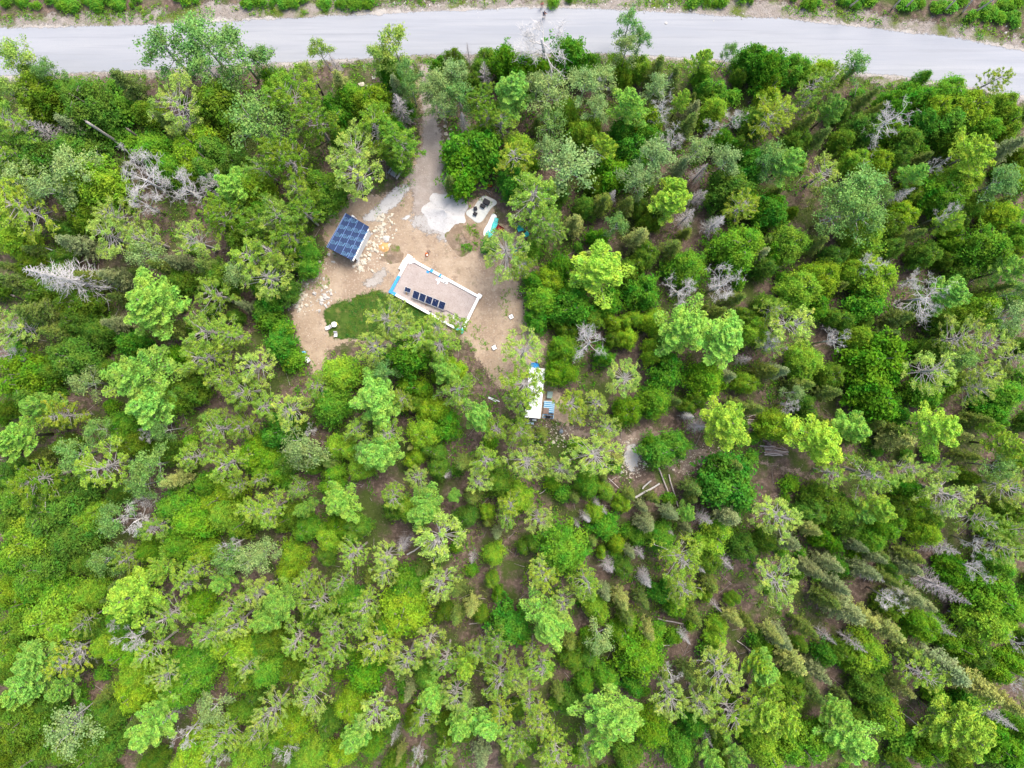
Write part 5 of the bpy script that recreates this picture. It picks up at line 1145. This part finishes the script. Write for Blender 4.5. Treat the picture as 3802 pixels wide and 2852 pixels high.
g = G(); g.box((0,0,.37), (.42,.26,.06)); o = put("lid", g.mesh("lid", mat("pale_blue_plastic", (.10,.50,.72), .4, .1, 6)), t); bev(o, .02)
g = G(); g.tube([(.22,-.14,.34),(.22,-.14,.44),(.22,.14,.44),(.22,.14,.34)], .015, 6); put("handle", g.mesh("handle", M["white"]), t)

# ------------------------------------------------------------------ trailer, deck, steps and things behind it
def K3(x, y, z): return Vector(at(1930 + x * .2837, 1330 + y * .2837, z))
ztr = 2.75
a0, a1, a2, a3 = K3(130,118,ztr), K3(325,140,ztr), K3(275,795,ztr), K3(55,770,ztr)
tc_ = (a0 + a1 + a2 + a3) / 4; ax = ((a0 + a1) / 2 - (a2 + a3) / 2); TL_ = ax.length; TW = ((a1 - a0).length + (a2 - a3).length) / 2
trz = math.atan2(ax.y, ax.x) - PI / 2
tr_ = thing("camping_trailer", "white camping trailer half hidden under a pine", "trailer", (tc_.x, tc_.y, 0), trz)
g = G(); g.box((0,0,1.6), (TW-.08,TL_-.08,2.1)); o = put("body", g.mesh("body", M["whitepaint"]), tr_); bev(o, .08, 3); body_ = o
g = G(); g.box((0,0,2.70), (TW,TL_,.10)); o = put("roof", g.mesh("roof", M["whitepaint"]), tr_); bev(o, .05, 3); rf = o
for y, w_ in ((1.6,.45),(-1.4,.5),(-2.6,.35)):
    g = G(); g.box((.1,y,2.80), (w_,w_,.10)); o = put("roof_vent", g.mesh("roof_vent", M["white"]), rf); bev(o, .03)
g = G(); g.box((0,TL_/2-.35,2.765), (TW*.6,.10,.03)); put("gutter", g.mesh("gutter", M["rockgrey"]), rf)
for s_ in (-1, 1):
    for y in (2.2, .3, -2.2):
        g = G(); g.box((s_*(TW/2-.035),y,1.95), (.03,.9,.55)); put("window", g.mesh("window", M["black"]), body_)
    for y in (-.45, .45):
        g = G(); a = np.linspace(0, 2*PI, 17); g.tube(np.stack([np.full(17, s_*(TW/2-.15)), y+.24*np.cos(a), .34+.24*np.sin(a)], 1), .1, 6); put("wheel", g.mesh("wheel", M["black"]), tr_)
g = G(); g.tube([(-.6,TL_/2-.1,.5),(0,TL_/2+1.35,.5)], .05, 4); g.tube([(.6,TL_/2-.1,.5),(0,TL_/2+1.35,.5)], .05, 4); put("hitch", g.mesh("hitch", M["steel"]), tr_)
g = G(); g.tube([(.05,TL_/2+1.05,.5),(.05,TL_/2+1.05,.62),(.05,TL_/2+1.05,.98),(.05,TL_/2+1.05,1.1)], [.15,.17,.17,.06], 8); put("gas_bottle", g.mesh("gas_bottle", M["white"], True), tr_)
# blue tarp thrown over the hitch
bm = bmesh.new(); r = np.random.default_rng(9); nx, ny = 22, 14; vv = {}
for i in range(nx):
    for j in range(ny):
        u, v = i/(nx-1)*2-1, j/(ny-1); z = 1.35 - .9*abs(u)**2.2 - .75*v**1.6 + .09*math.sin(7*u+3*v) + .06*math.sin(13*v-5*u) + r.normal()*.015
        vv[i,j] = bm.verts.new((u*(.78-.22*v), v*.82, max(.05, z)))
for i in range(nx-1):
    for j in range(ny-1): bm.faces.new([vv[i,j],vv[i+1,j],vv[i+1,j+1],vv[i,j+1]])
me = bpy.data.meshes.new("blue_tarp"); bm.to_mesh(me); bm.free(); me.materials.append(M["blue"]); [setattr(p, "use_smooth", True) for p in me.polygons]
p = K3(195, 100, 1.2); o = put("blue_tarp", me, loc=(p.x, p.y - .35, 0)); o.rotation_euler = (0,0,trz); tag(o, "crumpled blue tarp thrown over the white trailer's hitch", "tarp")
# deck
dk = K3(378, 680, .5); deck = thing("wooden_deck", "small striped deck beside the white trailer's door", "deck", (dk.x, dk.y, 0), trz)
k_ = .2837/25.1
M["deckblue"] = mat("deck_blue", (.05,.22,.42), .6, .15, 5); M["deckpale"] = mat("deck_pale_blue", (.42,.58,.66), .6, .1, 5); M["mat_brown"] = mat("brown_doormat", (.20,.14,.115), .95, .2, 12)
yy = 110*k_
g = G(); g2 = G(); i = 0; y = yy
while y > -.45:
    xs, w_ = (.0, 1.6) if y > .35 else (.42, .76)
    (g if i % 2 else g2).box((xs, y, .50), (w_, .13, .05)); y -= .145; i += 1
put("plank", g.mesh("plank", M["deckblue"]), deck); put("plank", g2.mesh("plank", M["deckpale"]), deck)
g = G(); g.box((-.38,-.12,.47), (.82,1.0,.05)); put("doormat", g.mesh("doormat", M["mat_brown"]), deck)
g = G(); g.box((0,-.72,.80), (1.62,.06,.10)); g.box((0,-.72,.52), (1.62,.05,.08)); put("railing", g.mesh("railing", M["deckblue"]), deck)
g = G(); g.box((0,-1.12,.80), (1.62,.06,.10)); put("railing", g.mesh("railing", M["deckblue"]), deck)
for sx1 in (-.78, .78):
    g = G(); g.box((sx1,-.92,.45), (.08,.46,.9)); put("side_panel", g.mesh("side_panel", M["deckpale"]), deck)
    for y in (1.1, 0, -.6):
        g = G(); g.box((sx1*.95,y,.23), (.09,.09,.46)); put("post", g.mesh("post", M["greywood"]), deck)
p = K3(370, 770, .8); t = thing("barbecue", "black lidded barbecue inside the blue deck rail", "barbecue", (p.x, p.y, .0), trz)
g = G(); g.box((0,0,.55), (.62,.34,.4)); o = put("body", g.mesh("body", M["black"]), t); bev(o, .04)
g = G(); a = np.linspace(0, PI, 9); g.tube([(-.3,0,.78),(-.2,0,.86),(.2,0,.86),(.3,0,.78)], [.13,.17,.17,.13], 8); put("lid", g.mesh("lid", M["black"], True), t)
for s_ in (-1,1):
    g = G(); g.box((s_*.26,0,.18), (.05,.28,.36)); put("leg", g.mesh("leg", M["steel"]), t)
p = K3(160, 825, .4); t = thing("entry_steps", "dark steps with a white edge at the trailer's lower end", "steps", (p.x, p.y, 0), trz)
for i, (y, h, m_) in enumerate(((.3,.55,"steel"),(0,.36,"steel"),(-.32,.18,"deckpale"))):
    g = G(); g.box((-.1 if i < 2 else -.25,y,h), (1.1,.3,.05)); put("tread", g.mesh("tread", M[m_]), t)
for s_ in (-.6,.4):
    g = G(); g.tube([(s_,.45,.56),(s_,-.4,.12)], .04, 4); put("stringer", g.mesh("stringer", M["steel"]), t)
g = G(); g.box((.32,.22,.66), (.6,.26,.05)); put("landing", g.mesh("landing", M["white"]), t)
p = K3(392, 480, .4); t = thing("storage_bin", "grey green low bin against the trailer above the deck", "bin", (p.x, p.y, 0), trz)
g = G(); g.box((0,0,.3), (.75,1.0,.6)); o = put("body", g.mesh("body", mat("grey_green", (.16,.24,.21), .7, .2, 6)), t); bev(o, .03)
g = G(); g.box((0,0,.63), (.8,1.05,.05)); o = put("lid", g.mesh("lid", mat("grey_green_lid", (.20,.28,.26), .6, .2, 6)), t); bev(o, .02)
# line behind the trailer
A = np.array(at(1965, 1584, 2.0)); B = np.array(at(2150, 1588, 2.1)); pts = [A + (B - A) * f - np.array([0, 0, .25 * 4 * f * (1 - f)]) for f in np.linspace(0, 1, 12)]
g = G(); g.tube([p_ - [A[0], A[1], 0] for p_ in pts], .018, 6); o = put("washing_line", g.mesh("washing_line", M["steel"]), loc=(A[0], A[1], 0)); tag(o, "thin dark line strung behind the white trailer's lower end", "line")
# two pale boards in the brush
for i, lb in enumerate(("upper pale board lying in the brush left of the trailer", "lower pale board lying in the brush left of the trailer")):
    q0, q1 = at(1750+(265-i*3)*.2411, 1250+(928+i*14)*.2411), at(1750+(435-i*55)*.2411, 1250+(1000+i*2)*.2411); d = np.array(q1) - np.array(q0); L = np.linalg.norm(d)
    g = G(); g.box((0,0,.12), (L,.13,.05)); o = put("board", g.mesh("board", M["whitepaint"]), loc=((q0[0]+q1[0])/2, (q0[1]+q1[1])/2, 0)); o.rotation_euler = (0,0,math.atan2(d[1], d[0])); tag(o, lb, "board", "boards left of the trailer"); bev(o, .01)
# grey kettle grill, red machine
X, Y, _ = at(2060+152*.1576, 1570+205*.1576, .4); t = thing("kettle_grill", "grey round grill on the stony ground below the trailer", "grill", (X, Y, 0))
g = G(); g.tube([(0,0,.35),(0,0,.5),(0,0,.62),(0,0,.74)], [.16,.31,.31,.10], 8); put("bowl", g.mesh("bowl", mat("grey_enamel", (.20,.24,.28), .35, .15, 6), True), t)
for a in range(3):
    g = G(); q = a*2.094; g.tube([(.12*math.cos(q),.12*math.sin(q),.4),(.3*math.cos(q),.3*math.sin(q),0)], .02, 6); put("leg", g.mesh("leg", M["steel"]), t)
g = G(); g.box((0,.35,.5), (.5,.22,.03)); put("shelf", g.mesh("shelf", M["steel"]), t)
X, Y, _ = at(2060+990*.1576, 1570+250*.1576, .4); t = thing("garden_tractor", "small red garden tractor half under pale pine branches", "tractor", (X, Y, 0), -1.75)
g = G(); g.box((0,.42,.5), (.5,.6,.4)); o = put("hood", g.mesh("hood", M["red"]), t); bev(o, .06)
g = G(); g.box((0,-.35,.35), (.8,.9,.2)); o = put("deck", g.mesh("deck", M["rockgrey"]), t); bev(o, .05)
g = G(); g.box((0,-.3,.6), (.45,.4,.12)); g.box((0,-.52,.8), (.45,.08,.4)); o = put("seat", g.mesh("seat", M["black"]), t); bev(o, .04)
for s_ in (-1,1):
    for y, r_ in ((.55,.16),(-.55,.24)):
        g = G(); a = np.linspace(0, 2*PI, 15); g.tube(np.stack([np.full(15, s_*.42), y+r_*np.cos(a), r_+.06+r_*np.sin(a)], 1), .08, 6); put("wheel", g.mesh("wheel", M["black"]), t)
g = G(); g.tube([(0,.12,.6),(0,.02,.85)], .03, 6); put("steering_column", g.mesh("steering_column", M["black"]), t)

# ------------------------------------------------------------------ logs
def log_obj(name, p0, p1, r0, r1, m, label, cat, group, z0, z1):
    a = np.array(at(*p0, z0)); b = np.array(at(*p1, z1)); c = (a + b) / 2; r = np.random.default_rng(int(abs(p0[0] * 7 + p0[1] * 13)) % 99991)
    pts = [a + (b - a) * f + np.array([r.normal() * .03, r.normal() * .03, 0]) - [c[0], c[1], 0] for f in np.linspace(0, 1, 6)]
    g = G(); g.tube(pts, np.linspace(r0, r1, 6), 8); o = put(name, g.mesh(name, m, False), loc=(c[0], c[1], 0)); return tag(o, label, cat, group)
lr = random.Random(5)
def stack(lst, what, group):
    for x0, y0, x1, y1, r_, lay in lst:
        f = lambda x, y: (2690 + x * .2522, 1480 + y * .2522)
        log_obj("log", f(x0, y0), f(x1, y1), r_, r_ * .8, M["log"] if lr.random() < .7 else M["logpale"], what, "log", group, r_ + lay * .2, r_ + lay * .2)
U = [(180,278,375,240,.09,1),(235,300,470,238,.08,1),(275,316,655,298,.10,2),(270,330,500,310,.10,1),(330,345,500,335,.09,1),(330,352,520,375,.09,2),(340,362,540,415,.10,2),(345,375,590,440,.10,2),(310,398,480,418,.09,1),(240,420,490,455,.09,2),(330,430,500,470,.10,1),(330,445,505,485,.10,2),(300,450,520,508,.10,1),(235,462,420,510,.08,1),(350,480,475,522,.10,1),(375,498,470,545,.10,1),(400,470,515,500,.10,1),(420,400,620,450,.09,1),(500,485,660,565,.07,1),(360,320,520,360,.08,0),(300,380,510,400,.1,0),(320,415,520,440,.1,0)]
Lw = [(518,692,750,712,.10,1),(620,668,750,705,.10,1),(565,610,700,670,.08,1),(580,718,745,745,.11,1),(635,705,850,735,.09,1),(590,745,790,768,.11,1),(595,765,930,775,.11,0),(590,785,880,800,.12,1),(585,800,850,822,.11,1),(585,824,860,838,.10,1),(620,800,830,722,.08,2),(785,768,940,790,.12,1),(800,800,940,830,.11,1),(750,725,920,755,.10,1),(840,708,930,760,.08,1),(600,735,760,752,.1,0),(700,775,935,812,.12,0)]
stack(U, "cut log in the larger fanned log stack above the dirt track", "logs of the upper stack")
stack(Lw, "cut log in the smaller tidy log stack beside the dirt track", "logs of the lower stack")
FALL = [("Q2",1190,700,1300,980,.10,.09,"logpale","long pale fallen pole above the round deep green tree"),("Q2",1290,800,1380,1110,.10,.07,"logpale","long fallen pole closest to the big round deep green tree"),("Q2",1015,990,1215,875,.17,.12,"dead","thick white fallen log beside the red brown brush"),("Q2",1072,915,1145,850,.12,.1,"dead","short white fallen log above the thick one"),
 ("Q2",790,830,900,930,.07,.05,"logpale","dead branch across the brush pile, longer one"),("Q2",800,860,860,820,.05,.04,"logpale","dead branch across the brush pile, shorter one"),("Q2",230,960,340,885,.06,.05,"logpale","thin fallen pole beside the star pine"),("Q2",905,1490,1000,1390,.06,.05,"logpale","thin fallen pole near the small grey dead spruces"),
 ("P5",160,413,540,545,.11,.06,"dead","leaning white dead trunk at the left edge"),("P5",1210,1328,1390,1340,.1,.06,"dead","short white dead branch over dark green trees, left side"),("P7",60,700,250,625,.16,.12,"logpale","thick fallen log in the brown opening right of the yard"),("P4",800,870,850,680,.07,.05,"logpale","thin leaning bare pole near the road's lower edge"),
 ("R3",1200,435,1410,475,.12,.09,"logpale","fallen grey log among low green bushes, lower right"),("R3",1850,610,2000,725,.08,.05,"logpale","thin fallen pole beside the lime plumed pine, lower right"),("R4",910,210,985,248,.14,.10,"dead","short white fallen log at the right edge"),("R4",690,360,730,445,.12,.09,"logpale","leaning pale trunk below the narrow spruce, lower right"),
 ("R4",680,680,770,750,.09,.07,"logpale","dark leaning pole between the olive tree and lime pine, lower right"),("R4",610,915,680,952,.09,.06,"dead","white dead branch at the bottom edge, lower right"),("R4",700,905,790,890,.08,.05,"logpale","dead branch in the brush at the bottom edge, lower right"),("P2",510,1190,770,1040,.1,.06,"bark_dark","dark fallen trunk among the driveway pines"),
 ("R2",1750,480,1870,460,.08,.06,"logpale","fallen pole in the brown gap, lower middle"),("R3",1195,645,1300,650,.08,.05,"dead","short white fallen branch below the small bushes, lower middle"),("Q1",1240,1570,1390,1480,.12,.07,"dead","pale fallen branch beside the grey dead spruce, centre bottom"),("P6",2060,700,2212,640,.16,.12,"logpale","thick fallen log right of the round green cedars")]
for pn, x0, y0, x1, y1, r0, r1, m_, lb in FALL:
    ox, oy, k = PANEL[pn]; lean = "lean" in lb
    log_obj("fallen_log", (ox + x0*k, oy + y0*k), (ox + x1*k, oy + y1*k), r0, r1, M[m_], lb, "fallen log", "fallen trunks in the forest", .3, 3.0 if lean else .45)
def snag(pn, xt, yt, xb, yb, h, r0, lb, m_="bark_pale"):
    ox, oy, k = PANEL[pn]; zt = h; a = np.array(at(ox+xb*k, oy+yb*k, .0)); b = np.array(at(ox+xt*k, oy+yt*k, zt)); g = G()
    pts = [(b - a) * f + np.array([0, 0, 0]) for f in np.linspace(0, 1, 7)]; g.tube(pts, np.linspace(r0, r0*.7, 7), 8)
    t = thing("broken_trunk", lb, "dead trunk", tuple(a), 0, "broken standing trunks"); put("trunk", g.mesh("trunk", M[m_], True), t)
    g = G()
    for i in range(5):
        q = b - a; an = i*1.257; g.tube([q + np.array([r0*.5*math.cos(an), r0*.5*math.sin(an), -.1]), q + np.array([r0*.5*math.cos(an), r0*.5*math.sin(an), .15+.2*(i%3)])], [.06,.015], 4)
    put("splinter", g.mesh("splinter", M["palewood"]), t)
snag("P1", 710, 1000, 1015, 1200, 9.0, .22, "tall broken bare trunk, larger of the leaning pair at upper left")
snag("P1", 1048, 1060, 1190, 1170, 4.5, .2, "short broken bare trunk, smaller of the leaning pair at upper left", "bark")
snag("P2", 500, 670, 570, 820, 5.5, .16, "dark leaning trunk under the thin yellow-green poplar by the road", "bark_dark")
snag("P4", 1870, 760, 1745, 840, 5.0, .2, "dark leaning trunk under the yellowish pine at the road's right bend", "bark_dark")
snag("P3", 225, 500, 235, 520, 2.0, .25, "dark forked trunk base under the white dead tree by the road", "bark_dark")
snag("P5", 110, 880+0, 270, 950, 5.0, .15, "dark leaning trunk among the spruces at the left edge", "bark_dark")
# trunks of the trees beyond the road whose crowns lie above the picture
for i, (x0, y0, x1, y1) in enumerate(((1130,72,1195,0),(780,55,850,0),(1560,90,1650,0),(1700,110,1790,0),(1810,100,1960,0),(1240,60,1300,0))):
    snag("P4", x1, y1, x0, y0, 6.0, .14, ("bare trunk across the road, %s one from the right corner" % ["fifth","sixth","third","second","outermost","fourth"][i]) if i != 4 else "bare trunk across the road closest to the upper right corner")
# sticks on the forest floor
r = np.random.default_rng(70); g = G()
P = field(1500, (-76, 76, -57, 45), 71); P = P[~in_open(P) | (vnoise(P, 3, 4) > .72)]
P = P[~inside(P, rw)]; P = P[~inside(P, yard_o)]
for p in P:
    a = r.uniform(0, PI); L = r.uniform(.5, 2.6); d = np.array([math.cos(a), math.sin(a), 0]) * L / 2
    g.tube([np.array([*p, .10]) - d, np.array([*p, .12 + r.uniform(0, .3)]) + d], [.035, .015], 3, cap=False)
o = put("fallen_sticks", g.mesh("fallen_sticks", M["logpale"])); o["kind"] = "stuff"

# signpost by the driveway
X, Y, _ = at(1320+225*.168, 180+490*.168); t = thing("marker_post", "white marker post with a small plate by the driveway mouth", "post", (X, Y, 0))
g = G(); g.box((0,0,.75), (.09,.09,1.5)); put("post", g.mesh("post", M["white"]), t)
g = G(); g.box((.05,0,1.35), (.35,.04,.3)); put("plate", g.mesh("plate", M["whitepaint"]), t)

# ------------------------------------------------------------------ the two people
def person(label, sx, sy, rz, height, top, shorts, hair, arms, group="people on the road"):
    X, Y, _ = at(sx, sy); t = thing("person", label, "person", (X, Y, .03), rz, group); t.scale = (height / 1.75,)*3
    def skin(name, V, E, Rr, m, root=0, par=None):
        me = bpy.data.meshes.new(name); me.from_pydata(V, E, []); me.materials.append(m)
        o = put(name, me, par or t); sk = o.modifiers.new("skin", 'SKIN'); sk.use_smooth_shade = True
        for i, d in enumerate(me.skin_vertices[0].data): d.radius = Rr[i]; d.use_root = (i == root)
        sb = o.modifiers.new("sub", 'SUBSURF'); sb.levels = 1; sb.render_levels = 2
        return o
    V = [(0,0,.95),(0,0,1.15),(0,0,1.38),(0,0,1.50),(0,-.015,1.60),(0,-.01,1.70)]; R = [(.15,.11),(.14,.10),(.16,.10),(.055,.055),(.075,.09),(.06,.075)]
    E = [(0,1),(1,2),(2,3),(3,4),(4,5)]
    for s_, (el, wr) in zip((-1, 1), arms):
        i = len(V); sh_ = (s_*.19, 0, 1.42); V += [sh_, el, wr]; R += [(.05,.05),(.042,.042),(.030,.026)]; E += [(2,i),(i,i+1),(i+1,i+2)]
        d = Vector(wr) - Vector(el); d.normalize(); sd_ = d.cross(Vector((0, 1, .2))).normalized(); hp_ = Vector(wr) + d * .08
        V.append(tuple(hp_)); R.append((.034,.018)); E.append((i+2,i+3)); hi = i + 3
        for f, (off, ln) in enumerate(((-.03,.065),(-.01,.08),(.01,.075),(.03,.055))):
            j = len(V); b = hp_ + sd_ * off + d * .03; V += [tuple(b), tuple(b + d * ln * .6), tuple(b + d * ln + Vector((0,-.015,0)))]; R += [(.010,.010),(.009,.009),(.008,.008)]; E += [(hi,j),(j,j+1),(j+1,j+2)]
        j = len(V); b = Vector(wr) + d * .03 + sd_ * -.035; V += [tuple(b), tuple(b + sd_ * -.03 + d * .035)]; R += [(.012,.012),(.010,.010)]; E += [(i+2,j),(j,j+1)]
    for s_ in (-1, 1):
        i = len(V); V += [(s_*.09,0,.90),(s_*.115,-.01,.50),(s_*.12,.02,.09),(s_*.13,-.13,.04)]; R += [(.085,.085),(.058,.062),(.040,.042),(.04,.03)]; E += [(0,i),(i,i+1),(i+1,i+2),(i+2,i+3)]
    body = skin("body", V, E, R, M["skin"])
    # face: nose, eyes, ears, mouth
    g = G(); g.tube([(0,-.085,1.66),(0,-.115,1.615)], [.008,.016], 6); put("nose", g.mesh("nose", M["skin"], True), body)
    for s_ in (-1, 1):
        g = G(); g.box((s_*.03,-.088,1.645), (.022,.012,.012)); put("eye", g.mesh("eye", M["black"]), body)
        g = G(); g.box((s_*.078,0,1.64), (.018,.03,.055)); put("ear", g.mesh("ear", M["skin"]), body)
    g = G(); g.box((0,-.092,1.575), (.045,.012,.012)); put("mouth", g.mesh("mouth", M["red"]), body)
    Vs = [(0,0,.93),(0,0,1.15),(0,0,1.38),(0,0,1.47)]; Rs = [(.175,.135),(.165,.125),(.18,.12),(.09,.075)]; Es = [(0,1),(1,2),(2,3)]
    for s_, (el, wr) in zip((-1, 1), arms):
        i = len(Vs); m_ = tuple((Vector((s_*.19,0,1.42)) * .35 + Vector(el) * .65)); Vs += [(s_*.19,0,1.42), m_]; Rs += [(.072,.072),(.066,.066)]; Es += [(2,i),(i,i+1)]
    skin("shirt", Vs, Es, Rs, top)
    Vp = [(0,0,.97),(-.09,0,.90),(-.115,-.01,.52),(.09,0,.90),(.115,-.01,.52)]; skin("shorts", Vp, [(0,1),(1,2),(0,3),(3,4)], [(.17,.13),(.105,.11),(.09,.09),(.105,.11),(.09,.09)], shorts)
    g = G(); bm = bmesh.new(); bmesh.ops.create_uvsphere(bm, u_segments=14, v_segments=9, radius=1); 
    for v in bm.verts: v.co = Vector((v.co.x*.088, v.co.y*.105+.015, 1.69+v.co.z*.075))
    me = bpy.data.meshes.new("hair"); bm.to_mesh(me); bm.free(); me.materials.append(hair); [setattr(p_, "use_smooth", True) for p_ in me.polygons]; put("hair", me, t)
    for s_ in (-1, 1):
        g = G(); g.box((s_*.125,-.06,.045), (.10,.27,.09)); o = put("shoe", g.mesh("shoe", M["greywood"]), t); bev(o, .03)
    return t
person("person in navy shirt and shorts standing on the road, one hand raised", 2020, 66, -.1, 1.78, M["navy"], M["navy"], mat("grey_brown_hair", (.12,.10,.09), .9, .2, 20),
       [((-.30,.06,1.17),(-.27,-.06,.95)), ((.36,-.05,1.25),(.14,-.22,1.48))])
person("person in a red and pink top at the road's far edge", 2011, 30, .3, 1.55, mat("red_pink_cloth", (.55,.17,.16), .9, .35, 6), mat("pale_cloth", (.55,.48,.47), .9, .1, 8), mat("dark_hair", (.05,.035,.03), .8, .2, 20),
       [((-.27,.02,1.16),(-.20,-.16,1.02)), ((.27,.02,1.16),(.22,-.16,1.02))])
